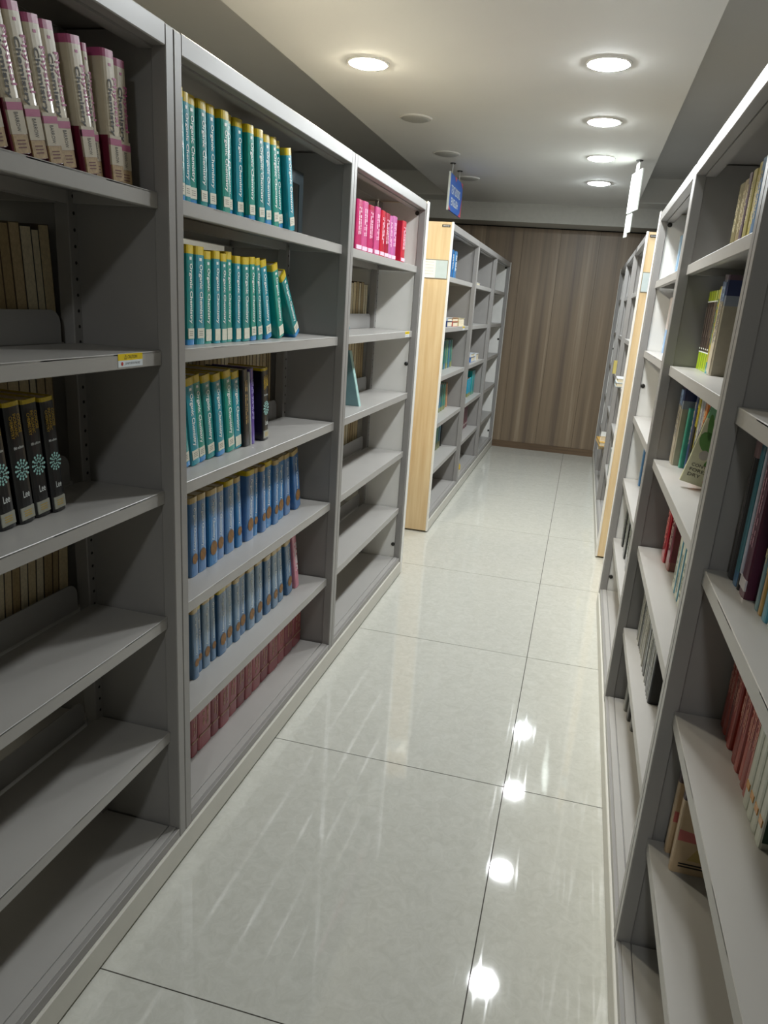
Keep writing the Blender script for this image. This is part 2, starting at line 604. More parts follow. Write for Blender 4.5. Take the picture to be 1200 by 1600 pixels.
M_paper = mat('label_paper', '#eef0ec', 0.5, var=0.02)
M_glass = mat('label_glass', '#c3d2d6', 0.15, var=0.02)
M_alu = mat('label_frame', '#9d9a90', 0.3, metal=0.7)
M_tagb = mat('badge_black', '#151414', 0.35)
M_tagw = mat('badge_print', '#b9b9b9', 0.4)
def fascia(p, yf, sg):
    def bx(name, x0, x1, z0, z1, t, mt, par):
        y0, y1 = sorted((yf, yf + sg * t))
        o = MB().box(x0, x1, y0, y1, z0, z1, mt).build(name, par)
        return o
    h = bx('label_holder', -0.49, -0.009, 1.702, 1.820, 0.003, M_alu, p)
    bx('label_glass', -0.088, -0.012, 1.708, 1.815, 0.0045, M_glass, h) if sg else None
    pa = bx('label_paper', -0.40, -0.0885, 1.708, 1.815, 0.0045, M_paper, h)
    b = MB()
    y0, y1 = sorted((yf + sg * 0.0046, yf + sg * 0.0049))
    for i in range(5):
        z = 1.730 + i * 0.018
        b.box(-0.34, -0.10, y0, y1, z, z + 0.0012, M_plate)
    b.build('ruled_lines', h)
    t = bx('maker_badge', -0.068, -0.016, 2.014, 2.029, 0.003, M_tagb, p)
    b = MB()
    y0, y1 = sorted((yf + sg * 0.0031, yf + sg * 0.0035))
    for x0, x1 in ((-0.060, -0.052), (-0.048, -0.042), (-0.040, -0.034), (-0.032, -0.027), (-0.025, -0.021)):
        b.box(x0, x1, y0, y1, 2.0185, 2.0245, M_tagw)
    b.build('badge_lettering', p)

RZ_L = -math.atan(YL)
yl0 = Y0 - BP
rack_L = make_rack('library_rack', (XL + YL * (yl0 - Y0), yl0, 0), RZ_L,
                   'near left grey steel rack holding the teal chemistry books', {3},
                   stickers=((0, 1, 1.337 - yl0 - PW), (2, 1, 3.765 - yl0 - 2 * BP - PW)))
yr1 = 1.5276 + 2 * BP
rack_R = make_rack('library_rack', (XR, yr1, 0), math.pi,
                   'near right grey steel rack cut off by the right edge', {0})
rack_F = make_rack('library_rack', (FX, FY + 0.024, 0), 0,
                   'far left grey steel rack with a maple end panel', {3}, 'lo', stickers=((0, 1, 0.86),))
rack_G = make_rack('library_rack', (GX, GY + 0.024 + 3 * BP, 0), math.pi,
                   'far right grey steel rack seen as a narrow slice', {0}, 'hi')

def place(side, Y, off):
    """world x, y and turn for something standing off behind the front of a rack"""
    if side == 'L':
        return XL + YL * (Y - Y0) - off, Y, RZ_L
    if side == 'F':
        return FX - off, Y, 0.0
    if side == 'R':
        return XR + off, Y, math.pi
    return GX + off, Y, math.pi

# ---------------------------------------------------------------- books
PAGES = mat('page_edges', '#d8cbb0', 0.85, var=0.10, scale=220)
PAGES_OLD = mat('page_edges_old', '#bfa983', 0.9, var=0.14, scale=200)
_CV = {}
def cover_mesh(t, h, d, segs, board=0.0024):
    """hard or soft cover as a C-shaped wrap with a slightly rounded spine; segs: (z fraction from, to, material)"""
    key = (round(t, 4), round(h, 4), round(d, 4), tuple((a, b_, m_.name) for a, b_, m_ in segs))
    if key in _CV:
        return _CV[key]
    r = t / 2
    out = [(-d, -r), (-0.005, -r), (-0.0018, -r * 0.86), (-0.0003, -r * 0.5), (0.0, 0.0),
           (-0.0003, r * 0.5), (-0.0018, r * 0.86), (-0.005, r), (-d, r),
           (-d, r - board), (-0.0065, r - board), (-0.0065, -r + board), (-d, -r + board)]
    b = MB()
    for i, (a, e, mt) in enumerate(segs):
        b.prism(out, a * h, e * h, mt, (i == 0, i == len(segs) - 1))
    me = b.mesh('cover')
    _CV[key] = me
    return me
_PG = {}
def pages_mesh(t, h, d, mt):
    key = (round(t, 4), round(h, 4), round(d, 4), mt.name)
    if key not in _PG:
        r = t / 2 - 0.0025
        _PG[key] = MB().box(-d + 0.004, -0.0064, -r, r, 0.003, h - 0.003, mt).mesh('page_block')
    return _PG[key]
_BX = {}
def box_mesh(name, mt, *b):
    key = (name, mt.name, tuple(round(x, 4) for x in b))
    if key not in _BX:
        _BX[key] = MB().box(*b, mt).mesh(name)
    return _BX[key]

def book(side, z, Y, t, h, off, style, label, group, lean=0.0, d=0.146, yaw=0.0, tilt=0.0, name='book'):
    """Y: middle of the spine foot. lean > 0: top towards -Y (degrees); tilt: turn in the plane of the cover"""
    if off < 0.24:
        d = min(d, 0.2475 - off)
    d = round(d * 200) / 200 - 0.0025
    x, y, rz = place(side, Y, off)
    a = math.radians(lean)
    s = 1 if side in 'LF' else -1
    zl = z + 0.0004 + abs(math.sin(a)) * t / 2
    tl = math.radians(tilt)
    if tilt:
        zl += 0.0 if tilt > 0 else 0.0
        zl += d * math.sin(abs(tl)) if tilt < 0 else 0
    root = empty(name, (x, y, zl))
    root.rotation_mode = 'QUATERNION'
    M = Matrix.Rotation(rz + math.radians(yaw), 3, 'Z') @ Matrix.Rotation(s * a, 3, 'X') @ Matrix.Rotation(tl, 3, 'Y')
    root.rotation_quaternion = M.to_quaternion()
    t = round(t * 500) / 500
    h = round(h * 250) / 250
    style(root, t, h, d)
    if label:
        tag(root, label, 'book', group)
    return root

def basic(root, t, h, d, segs, pages=None):
    obj('cover', cover_mesh(t, h, d, segs), root)
    obj('page_block', pages_mesh(t, h, d, pages or PAGES), root)
def spine_text(root, s, length, height, mt, zc, yc=0.0, mode='down', bold=0.0, name='spine_title', x=0.0006):
    obj(name, text_mesh(s, length, height, mt, mode, bold), root, (x, yc, zc))
def spine_patch(root, name, mt, w, z0, z1, x=0.0, yc=0.0):
    return obj(name, box_mesh(name, mt, -0.004, x + 0.0004, yc - w / 2, yc + w / 2, z0, z1), root)

def gl(n, c, r=0.22):
    return mat(n, c, r, var=0.05, scale=40, coat=0.4)
B_teal = gl('cover_teal', '#128a8a')
B_teal2 = gl('cover_teal_blue', '#1a90a2')
B_teal3 = gl('cover_teal_green', '#149284')
B_yel = gl('cover_yellow', '#d0b41c')
B_bluefoot = gl('cover_blue_foot', '#2f86c4')
B_call = mat('call_number_label', '#d9d6c4', 0.6, var=0.08, scale=120)
B_call2 = mat('call_number_ink', '#7d7a70', 0.7)
B_wtext = mat('print_white', '#e8efec', 0.5, var=0.01)
B_cream = gl('cover_cream', '#cbbfa8', 0.4)
B_cream_d = gl('cover_cream_worn', '#bdb19a', 0.4)
B_pink = gl('cover_pink_band', '#b0527c', 0.35)
B_pinkt = mat('print_pink', '#b9568a', 0.5)
B_maroon = gl('cover_maroon', '#6d1f33', 0.4)
B_brownlab = mat('label_brown', '#a98d63', 0.6, var=0.2, scale=150)
B_black = gl('cover_black', '#141518', 0.3)
B_gold = mat('print_gold', '#c9a52a', 0.45)
B_grey = mat('label_grey', '#a7a79a', 0.6, var=0.1, scale=100)
B_cyan = mat('print_cyan', '#a9dcd6', 0.45)

def label_with_ink(root, t, z0, z1, mt=None, ink=None):
    lab = spine_patch(root, 'call_number_label', mt or B_call, t * 0.72, z0, z1)
    b = box_mesh('call_number', ink or B_call2, 0.0004, 0.0007, -t * 0.2, t * 0.2, z0 + (z1 - z0) * 0.28, z0 + (z1 - z0) * 0.34)
    for k in range(3):
        obj('call_number', b, lab, (0, 0, k * (z1 - z0) * 0.19))

def st_organic(variant=0, plain_label=False):
    body = (B_teal, B_teal2, B_teal3)[variant % 3]
    foot = variant % 2 == 0
    def f(root, t, h, d):
        segs = [(0, 0.055, B_bluefoot if foot else body), (0.055, 0.915, body), (0.915, 1.0, B_yel)]
        basic(root, t, h, d, segs)
        spine_text(root, 'Organic Chemistry', h * 0.60, t * 0.44, B_wtext, h * 0.52, bold=0.02)
        spine_patch(root, 'volume_mark', B_wtext, t * 0.26, h * 0.855, h * 0.885)
        if plain_label:
            spine_patch(root, 'call_number_label', B_call, t * 0.72, h * 0.03, h * 0.16)
        else:
            label_with_ink(root, t, h * 0.065, h * 0.17)
    return f

def st_physical(root, t, h, d):
    segs = [(0, 0.36, B_maroon), (0.36, 0.94, B_cream), (0.94, 1.0, B_pink)]
    obj('cover', cover_mesh(t, h, d, segs), root)
    obj('page_block', pages_mesh(t, h, d, PAGES_OLD), root)
    w = t * 0.94
    spine_patch(root, 'spine_paper', B_cream_d, w, h * 0.13, h * 0.36)
    spine_patch(root, 'pink_band', B_pink, w, h * 0.285, h * 0.335, 0.0005)
    spine_text(root, 'Physical', h * 0.36, t * 0.40, B_pinkt, h * 0.62, t * 0.24, bold=0.014)
    spine_text(root, 'Chemistry', h * 0.43, t * 0.42, M_ink, h * 0.57, -t * 0.17, bold=0.022)
    spine_text(root, 'BARROW', h * 0.125, t * 0.24, M_ink, h * 0.21, 0, x=0.0008, name='author_name')
    spine_patch(root, 'publisher_mark', B_pinkt, t * 0.18, h * 0.88, h * 0.90, 0.0, 0)
    label_with_ink(root, t * 1.25, h * 0.005, h * 0.128, B_brownlab, mat('label_scribble', '#6b3b3f', 0.7))

_ROS = {}
def rosette(t):
    k0 = round(t, 4)
    if k0 not in _ROS:
        b = MB()
        R = t * 0.40
        def disc(cy, cz, r, n=6):
            b.poly([(0.0008, cy + r * math.cos(i * 2 * math.pi / n), cz + r * math.sin(i * 2 * math.pi / n)) for i in range(n)], B_cyan)
        for n, rr, s in ((12, 1.0, 0.17), (12, 0.70, 0.14), (8, 0.34, 0.12)):
            for i in range(n):
                a = 2 * math.pi * (i + (0.5 if rr == 0.72 else 0)) / n
                disc(R * rr * math.cos(a), R * 1.18 * rr * math.sin(a), R * s)
        for i in range(12):                  # spokes
            a = 2 * math.pi * i / 12
            ca, sa = math.cos(a), math.sin(a)
            p = [(0.0007, R * q * ca + s * R * 0.025 * -sa, R * 1.18 * q * sa + s * R * 0.025 * ca) for q, s in ((0.45, -1), (0.95, -1), (0.95, 1), (0.45, 1))]
            b.poly(p, B_cyan)
        _ROS[k0] = b.mesh('rosette')
    return _ROS[k0]

def st_lee(root, t, h, d, lab=True):
    segs = [(0, 0.965, B_black), (0.965, 1.0, B_yel)]
    basic(root, t, h, d, segs, PAGES_OLD)
    for i, s in enumerate(('CONCISE', 'INORGANIC', 'CHEMISTRY')):
        spine_text(root, s, h * (0.15 if i == 0 else 0.185), t * 0.20, B_gold, h * (0.825 - 0.012 * i), t * (0.25 - 0.25 * i), bold=0.012)
    spine_text(root, 'fifth edition', t * 0.62, t * 0.14, B_wtext, h * 0.635, 0, 'flat', name='edition_line')
    obj('rosette', rosette(t), root, (0, 0, h * 0.45))
    spine_text(root, 'Lee', t * 0.42, t * 0.36, B_wtext, h * 0.245, t * 0.05, 'flat', name='author_name', bold=0.01)
    if lab:
        label_with_ink(root, t * 1.2, h * 0.03, h * 0.135, B_grey, B_gold)

B_blue = [gl('cover_blue_a', '#4f7eb0'), gl('cover_blue_b', '#2a79b4'), gl('cover_blue_c', '#5c83b4'), gl('cover_blue_d', '#3d6fa6')]
B_blue_d = [gl('cover_blue_dusk_a', '#5b7fa0'), gl('cover_blue_dusk_b', '#466f97'), gl('cover_blue_dusk_c', '#6d8ba6')]
B_tan = gl('cover_tan_top', '#c9ae74')
B_portrait = mat('print_portrait_brown', '#8a6334', 0.5, var=0.25, scale=90)
def disc_mesh(name, r, mt, n=10, squash=1.15):
    key = (name, round(r, 4), mt.name)
    if key not in _BX:
        _BX[key] = MB().poly([(0.0006, r * math.cos(i * 2 * math.pi / n), squash * r * math.sin(i * 2 * math.pi / n)) for i in range(n)], mt).mesh(name)
    return _BX[key]
def st_blue(variant=0, dusk=False, yellow=False):
    def f(root, t, h, d):
        body = B_blue_d[variant % 3] if dusk else B_blue[variant % 4]
        top = B_yel if yellow else B_tan
        basic(root, t, h, d, [(0, 0.93, body), (0.93, 1.0, top)])
        spine_text(root, 'Organic Chemistry', h * 0.54, t * 0.34, B_wtext, h * 0.60, bold=0.004)
        obj('portrait_mark', disc_mesh('portrait_mark', t * 0.36, B_portrait), root, (0, 0, h * 0.225))
    return f

def st_plain(body, top=None, ft=None, band=None, bandz=(0.3, 0.34), textmat=None, text_bars=True, pages=None, topz=0.9, footz=0.08, title=None):
    """plain spine; rows of small dashes stand for print too small to read"""
    def f(root, t, h, d):
        segs = []
        z = 0.0
        if ft:
            segs.append((0, footz, ft)); z = footz
        segs.append((z, topz if top else 1.0, body))
        if top:
            segs.append((topz, 1.0, top))
        basic(root, t, h, d, segs, pages)
        if band:
            spine_patch(root, 'spine_band', band, t * 0.9, h * bandz[0], h * bandz[1], 0.0003)
        if title:
            spine_text(root, title, h * 0.5, t * 0.36, textmat or B_wtext, h * 0.6)
        elif textmat:
            obj('spine_print', dash_mesh(t, h, textmat), root)
    return f
_DM = {}
def dash_mesh(t, h, mt):
    key = (round(t, 4), round(h, 4), mt.name)
    if key not in _DM:
        r = random.Random(int(t * 1e4) + int(h * 1e3))
        b = MB()
        for row in ((-0.13,), (0.17,)):
            z = h * 0.86
            while z > h * 0.34:
                ln = r.uniform(0.003, 0.016)
                b.box(0.0001, 0.0006, t * row[0] - t * 0.065, t * row[0] + t * 0.065, z - ln, z, mt)
                z -= ln + (r.uniform(0.001, 0.003) if r.random() < 0.75 else 0.010)
        _DM[key] = b.mesh('spine_print')
    return _DM[key]

ORD = ['first', 'second', 'third', 'fourth', 'fifth', 'sixth', 'seventh', 'eighth', 'ninth', 'tenth', 'eleventh',
       'twelfth', 'thirteenth', 'fourteenth', 'fifteenth', 'sixteenth', 'seventeenth', 'eighteenth', 'nineteenth', 'twentieth',
       'twenty-first', 'twenty-second', 'twenty-third', 'twenty-fourth', 'twenty-fifth', 'twenty-sixth', 'twenty-seventh',
       'twenty-eighth', 'twenty-ninth', 'thirtieth', 'thirty-first', 'thirty-second', 'thirty-third', 'thirty-fourth', 'thirty-fifth', 'thirty-sixth']
J = lambda s: rnd.uniform(-s, s)

# --- near left rack, first bay: white physical chemistry books on the top shelf (tops lean to the left)
ed = [1.105, 1.155, 1.198, 1.238, 1.277, 1.332, 1.353, 1.404, 1.453]
leans = [13, 12.5, 12, 11.5, 11, 10, 8, 5.0, 3.0]
ed = [1.062] + ed
for i in range(9):
    t = min(0.038, ed[i + 1] - ed[i] - 0.001)
    book('L', LEVELS[0], ed[i + 1] - t / 2, t, 0.222 + J(0.004), 0.045 + J(0.008), st_physical,
         f'{ORD[i]} white and pink Physical Chemistry book from left, top shelf, nearest left bay',
         'physical chemistry books on the top shelf', lean=leans[i])
# --- black books with rosettes, third shelf of the first bay
lee = [(1.020, 0.036), (1.064, 0.036), (1.115, 0.040), (1.165, 0.040), (1.214, 0.040), (1.257, 0.037)]
for i, (y, t) in enumerate(lee):
    book('L', LEVELS[2], y, t, 0.240, 0.12 + J(0.004), st_lee,
         f'{ORD[i]} black book with rosette spine from left, third shelf, nearest left bay',
         'black rosette books on the third shelf', lean=6.0 - 0.3 * i)

# --- near left rack, middle bay
def row(side, z, edges, h, off, styles, word, group, leans=0.0, tmax=0.06, jo=0.006, jh=0.003, d=0.146, gap=0.0012):
    """edges: feet of the spines along the shelf; a book that leans more than its left neighbour needs room for its top"""
    n = len(edges) - 1
    prev = None
    for i in range(n):
        le = leans[i] if isinstance(leans, (list, tuple)) else leans
        sa = math.sin(math.radians(le))
        room = edges[i + 1] - edges[i] - gap
        if prev is not None and sa > prev:
            need = (h + 0.004) * (sa - prev)
            if room - need < 0.026:
                need = max(0.0, room - 0.026)
                sa = prev + need / (h + 0.004)
                le = math.degrees(math.asin(sa))
            room -= need
        prev = sa
        t = math.floor(min(tmax, room) * 500) / 500
        book(side, z, edges[i + 1] - gap / 2 - t / 2, t, h + J(jh), off + J(jo), styles(i), word(i), group, le, d)

row('L', LEVELS[0], [1.620, 1.660, 1.682 + 0.012, 1.740, 1.783, 1.829, 1.887, 1.934, 1.986, 2.034, 2.089, 2.153, 2.208, 2.263, 2.321], 0.236, 0.055,
    lambda i: st_organic(i), lambda i: f'{ORD[i]} teal Organic Chemistry book from left, top shelf, middle left bay',
    'teal books on the top shelf', leans=[1.5, 1.5, 2, 2, 2.5, 3, 3, 3.5, 4, 5, 6, 8, 9.5, 11.5], tmax=0.046, jo=0.012)
row('L', LEVELS[1], [1.700, 1.741, 1.793, 1.836, 1.877, 1.916, 1.958, 2.001, 2.054, 2.101, 2.154, 2.230, 2.327], 0.236, 0.076,
    lambda i: st_organic(i if i < 2 or i > 7 else 2 * i + 1, plain_label=2 <= i <= 7 or i == 11),
    lambda i: f'{ORD[i]} upright teal Organic Chemistry book from left, second shelf, middle left bay',
    'teal books on the second shelf', leans=[0, 0.3, 0.6, 0.8, 1, 1.4, 2, 2.6, 4, 7, 13, 17], tmax=0.046)
book('L', LEVELS[1], 2.436, 0.044, 0.236, 0.076, st_organic(0), 'teal Organic Chemistry book leaning far left at the end of the second shelf',
     'teal books on the second shelf', lean=36)
row('L', LEVELS[2], [1.700, 1.752, 1.800, 1.845, 1.902, 1.950, 2.021, 2.075], 0.240, 0.098,
    lambda i: st_organic(i) if i < 6 else st_organic(1, True),
    lambda i: f'{ORD[i]} teal Organic Chemistry book from left, third shelf, middle left bay',
    'teal books on the third shelf', leans=[8, 8, 8, 7.5, 7.5, 7.5, 6], tmax=0.050)
S_goldblack = st_plain(B_black, textmat=mat('print_bronze', '#a88d5e', 0.5))
S_white = st_plain(gl('cover_white_thin', '#d9d9d2'))
S_purple = st_plain(gl('cover_purple', '#5a459a'), textmat=mat('print_lilac', '#a79ad6', 0.5))
g = 'mixed books on the third shelf'
book('L', LEVELS[2], 2.094, 0.036, 0.238, 0.095, S_goldblack, 'black book with bronze lettering beside the purple one, third shelf', g, 5.5)
book('L', LEVELS[2], 2.117, 0.007, 0.234, 0.093, S_white, 'thin white booklet between black and purple books, third shelf', g, 5.5)
book('L', LEVELS[2], 2.137, 0.026, 0.238, 0.095, S_purple, 'purple book among the black ones on the third shelf', g, 5)
def st_lee2(root, t, h, d):
    st_lee(root, t, h, d, True)
book('L', LEVELS[2], 2.222, 0.044, 0.236, 0.090, st_lee2, 'black rosette book ending the third shelf row of middle left bay', g, 4)

row('L', LEVELS[3], [1.753, 1.795, 1.846, 1.910, 1.961, 2.032, 2.085, 2.170, 2.211, 2.262, 2.326, 2.370, 2.439, 2.504, 2.598], 0.236, 0.104,
    lambda i: st_blue([0, 0, 1, 2, 0, 1, 2, 1, 2, 1, 0, 1, 2, 3][i], yellow=i in (4, 6, 9)),
    lambda i: f'{ORD[i]} blue Organic Chemistry book from left, fourth shelf, middle left bay',
    'blue books on the fourth shelf', leans=[1, 1, 1.5, 1, 2, 5, 0, 1, 4, 2, 2, 3, 6, 12], tmax=0.056)
row('L', LEVELS[4], [1.759, 1.794, 1.831, 1.875, 1.917, 1.975, 2.028, 2.072, 2.129, 2.186, 2.249, 2.325, 2.382, 2.442, 2.526], 0.232, 0.104,
    lambda i: st_blue(i, dusk=True, yellow=i in (1, 4)),
    lambda i: f'{ORD[i]} dusky blue textbook from left, fifth shelf, middle left bay',
    'blue books on the fifth shelf', leans=[2, 3, 1, 3, 2, 2, 2.5, 2.5, 3, 3, 3, 5, 8, 10], tmax=0.052)
book('L', LEVELS[4], 2.572, 0.036, 0.236, 0.098, st_plain(gl('cover_rose', '#d88a9c'), textmat=B_wtext),
     'pink book at the right end of the blue fifth shelf row', 'blue books on the fifth shelf', lean=13)
B_redd = [gl('cover_red_a', '#a04a52', 0.45), gl('cover_red_b', '#b0596040'[:7], 0.45), gl('cover_red_c', '#93404a', 0.45)]
B_goldd = mat('print_dull_gold', '#b58a72', 0.5)
row('L', BASE, [1.790, 1.833, 1.920, 1.972, 2.042, 2.108, 2.170, 2.230, 2.302, 2.375, 2.465, 2.533, 2.618, 2.712], 0.232, 0.128,
    lambda i: st_plain(B_redd[i % 3], band=B_goldd, bandz=(0.2, 0.23), textmat=B_goldd),
    lambda i: f'{ORD[i]} dull red hardback from left on the bottom shelf, middle left bay',
    'red hardbacks on the bottom shelf', leans=0.0, tmax=0.090, jo=0.003, d=0.10)

# bookend on the top shelf of the middle bay: dark bent sheet frame
M_bend = mat('bookend_paint', '#1d2c33', 0.35)
x, y, rz = place('L', 2.385, 0.110)
be = empty('bookend', (x, y, LEVELS[0] + 0.0005), (0, 0, rz))
tag(be, 'dark sheet metal bookend frame right of the top teal books', 'bookend')
b = MB()
for (y0, y1, z0, z1) in ((0, 0.14, 0.165, 0.205), (0.105, 0.14, 0.0, 0.165), (0, 0.03, 0.0, 0.165)):
    b.box(-0.0015, 0.0015, y0, y1, z0, z1, M_bend)
b.build('upright_frame', be)
MB().box(0.0015, 0.06, 0, 0.14, 0.0, 0.0015, M_bend).build('foot_plate', be)

# --- near left rack, third bay
PK = [gl('cover_hot_pink', '#c22a66'), gl('cover_pink', '#d0558c'), gl('cover_orchid', '#c86aa6'), gl('cover_scarlet', '#c41f36'), gl('cover_crimson', '#ab1538')]
P_w = mat('print_pale_pink', '#efc4d8', 0.5)
pk_style = [0, 1, 0, 1, 3, 4, 2, 2, 3]
row('L', LEVELS[0], [2.985, 3.073, 3.164, 3.242, 3.329, 3.393, 3.489, 3.543, 3.638, 3.783], 0.196, 0.06,
    lambda i: st_plain(PK[pk_style[i]], top=PK[4] if i in (2, 5) else None, textmat=P_w, band=P_w, bandz=(0.05, 0.13)),
    lambda i: f'{ORD[i]} pink or red book from left on top shelf, third left bay',
    'pink books on the top shelf', leans=[1, 1, 1, 1, 0, 0.5, 0.5, 0.5, 0.5], tmax=0.075, jo=0.01)
# small teal book and the folded board booklet
book('L', LEVELS[1], 3.152, 0.034, 0.236, 0.125, st_organic(1), 'leaning teal book showing only its foot, second shelf, third left bay', None, lean=38)
book('L', LEVELS[1], 2.948, 0.044, 0.236, 0.125, st_organic(0), 'upright teal book behind the post, second shelf, third left bay', None, lean=0)
M_file = gl('file_teal_grey', '#6d9196', 0.4)
M_file_e = gl('file_edge', '#a9cdc9', 0.4)
x, y, rz = place('L', 3.20, 0.0755)
mf = empty('magazine_file', (x, y, LEVELS[2] + 0.0005), (0, 0, rz))
tag(mf, 'pale teal magazine file with slanted front, third shelf, third left bay', 'magazine file')
def slant(name, x0, x1, y0, y1, mt):
    """upright sheet whose front edge slopes back towards the top"""
    h, r = 0.245, 0.058 / 0.245
    bb = MB()
    bb.v = [(x0, yy, 0) for yy in (y0, y1)] + [(x1, yy, 0) for yy in (y1, y0)] + \
           [(x0 - (r * h if x0 > -0.12 else 0), yy, h) for yy in (y0, y1)] + [(x1 - (r * h if x1 > -0.12 else 0), yy, h) for yy in (y1, y0)]
    k = bb.m(mt)
    for q in ((0, 1, 2, 3), (4, 7, 6, 5), (0, 4, 5, 1), (1, 5, 6, 2), (2, 6, 7, 3), (3, 7, 4, 0)):
        bb.f.append(list(q)); bb.mi.append(k)
    bb.build(name, mf)
slant('side_board', -0.150, -0.003, 0.0, 0.003, M_file)
slant('side_board', -0.150, -0.003, 0.025, 0.028, M_file)
slant('front_edge', -0.003, 0.0, 0.0, 0.028, M_file_e)

# --- books standing on the far side of the near left rack: only their page edges show
back_mats = [mat('page_edges_back_%d' % i, c, 0.9, var=0.12, scale=160) for i, c in enumerate(('#c9b893', '#bca883', '#d2c6a8', '#a8936d'))]
B_back = [gl('cover_back_%d' % i, c, 0.5) for i, c in enumerate(('#4a3d30', '#70604a', '#3a3a3a', '#6a5540'))]
def st_back(k):
    def f(root, t, h, d):
        obj('cover', cover_mesh(t, h, d, [(0, 1.0, B_back[k % 4])], 0.0007), root)
        obj('page_block', box_mesh('page_block', back_mats[k % 4], -d + 0.001, -0.0064, -t / 2 + 0.0008, t / 2 - 0.0008, 0.001, h - 0.002), root)
    return f
def back_row(z, y0, y1, h, word, group, lean, tt=(0.018, 0.034)):
    y = y0
    i = 0
    while y < y1 - 0.02:
        t = rnd.uniform(*tt)
        # spine looks the other way: turn by half a circle
        x, yy, rz = place('L', y + t / 2, 0.268)
        root = book('L', z, y + t / 2, t, h + J(0.006), 0.268 + 0.152, st_back(rnd.randrange(4)), None, None, lean=lean)
        M = Matrix.Rotation(rz + math.pi, 3, 'Z') @ Matrix.Rotation(-math.radians(lean), 3, 'X')
        root.rotation_quaternion = M.to_quaternion()
        tag(root, word(i), 'book', group)
        y += t + 0.001
        i += 1
back_row(LEVELS[1], 1.10, 1.478, 0.242, lambda i: f'{ORD[i]} book from left showing page edges behind second shelf, nearest left bay', 'books behind the nearest bay second shelf', 3.0)
back_row(LEVELS[2], 0.98, 1.480, 0.250, lambda i: f'{ORD[i]} book from left showing page edges behind third shelf, nearest left bay', 'books behind the nearest bay third shelf', 1.0)
back_row(LEVELS[3], 1.08, 1.470, 0.238, lambda i: f'{ORD[i]} book from left showing page edges behind fourth shelf, nearest left bay', 'books behind the nearest bay fourth shelf', -4.0)
back_row(LEVELS[1], 1.66, 2.00, 0.262, lambda i: f'{ORD[i]} book from left showing page edges behind second shelf, middle left bay', 'books behind the middle bay second shelf', 0.0)
back_row(LEVELS[2], 1.95, 2.672, 0.262, lambda i: f'{ORD[i]} book from left showing page edges behind third shelf, middle left bay', 'books behind the middle bay third shelf', 0.5)
back_row(LEVELS[1], 3.20, 3.890, 0.225, lambda i: f'{ORD[i]} book from left showing page edges behind second shelf, third left bay', 'books behind the third bay second shelf', 0.0, (0.03, 0.05))
back_row(LEVELS[2], 3.20, 3.880, 0.270, lambda i: f'{ORD[i]} book from left showing page edges behind third shelf, third left bay', 'books behind the third bay third shelf', 0.8, (0.03, 0.05))
back_row(LEVELS[3], 3.10, 3.860, 0.270, lambda i: f'{ORD[i]} book from left showing page edges behind fourth shelf, third left bay', 'books behind the third bay fourth shelf', 0.5, (0.03, 0.05))

# ---------------------------------------------------------------- near right rack
def right_row(z, items, group, where, off, d=0.146):
    """items: (far edge Y, near edge Y, height, style, words, lean)"""
    for ya, yb, h, st, words, lean in items:
        book('R', z, (ya + yb) / 2, max(0.006, ya - yb - 0.001), h, off + J(0.004), st, words + ', ' + where, group, lean, d)
# middle bay, top shelf: worn paperbacks
wc = ['#6b6238', '#80714c', '#4f3d4e', '#8d8340', '#a39440', '#2f5f86', '#7d6c60', '#1a2230']
wt = mat('print_worn', '#b7ab8a', 0.6)
items = []
e = [2.330, 2.262, 2.202, 2.163, 2.112, 2.058, 2.007, 1.955, 1.915]
nm = ['olive', 'khaki', 'plum', 'mustard', 'ochre', 'blue footed', 'greyish', 'near black']
for i in range(8):
    items.append((e[i], e[i + 1], 0.182 + 0.004 * i, st_plain(gl('cover_worn_%d' % i, wc[i], 0.45), textmat=wt if i < 6 else None, pages=PAGES_OLD,
                  ft=B_bluefoot if i == 5 else None), f'worn {nm[i]} paperback', 0))
right_row(LEVELS[0], items, 'worn paperbacks on the top right shelf', 'top shelf, middle right bay', 0.08)
# second shelf: lime and brown set, yellow book, thick atlas-like book
B_lime = gl('cover_lime', '#a9c51c')
B_lime_top = gl('cover_lime_top', '#9fb024')
B_brown = gl('cover_brown', '#43332f')
def st_lime(root, t, h, d):
    basic(root, t, h, d, [(0, 0.225, B_lime), (0.225, 0.24, B_wtext), (0.24, 0.86, B_brown), (0.86, 0.875, B_wtext), (0.875, 1.0, B_lime_top)])
    spine_patch(root, 'spine_print', mat('print_taupe', '#7d736c', 0.5, var=0.3, scale=400), t * 0.2, h * 0.42, h * 0.80, 0.0002)
    spine_patch(root, 'publisher_mark', B_wtext, t * 0.4, h * 0.265, h * 0.285, 0.0002)
e = [2.692, 2.650, 2.608, 2.566, 2.524, 2.482]
for i in range(5):
    book('R', LEVELS[1], (e[i] + e[i + 1]) / 2, 0.040, 0.248 - 0.002 * (i % 2), 0.1035, st_lime,
         f'{ORD[i]} lime and brown book from left on second shelf, middle right bay', 'lime and brown books', 0, d=0.12)
B_ylw = gl('cover_lemon', '#cfc04a')
book('R', LEVELS[1], 2.456, 0.044, 0.256, 0.101, st_plain(B_ylw, ft=gl('cover_teal_foot', '#2f9aa0'), textmat=mat('print_teal', '#5b8f88', 0.5), footz=0.13),
     'yellow book with teal foot beside the lime set, middle right bay', 'books on the second right shelf', 0)
B_atl = gl('cover_stone', '#a79f8c', 0.35)
B_night = gl('cover_night_blue', '#23305c', 0.35)
B_sky = gl('cover_sky', '#8fa8cf', 0.35)
B_grass = gl('cover_grass', '#6f9a1e', 0.35)
B_sun = gl('cover_sun_yellow', '#b9b135', 0.4)
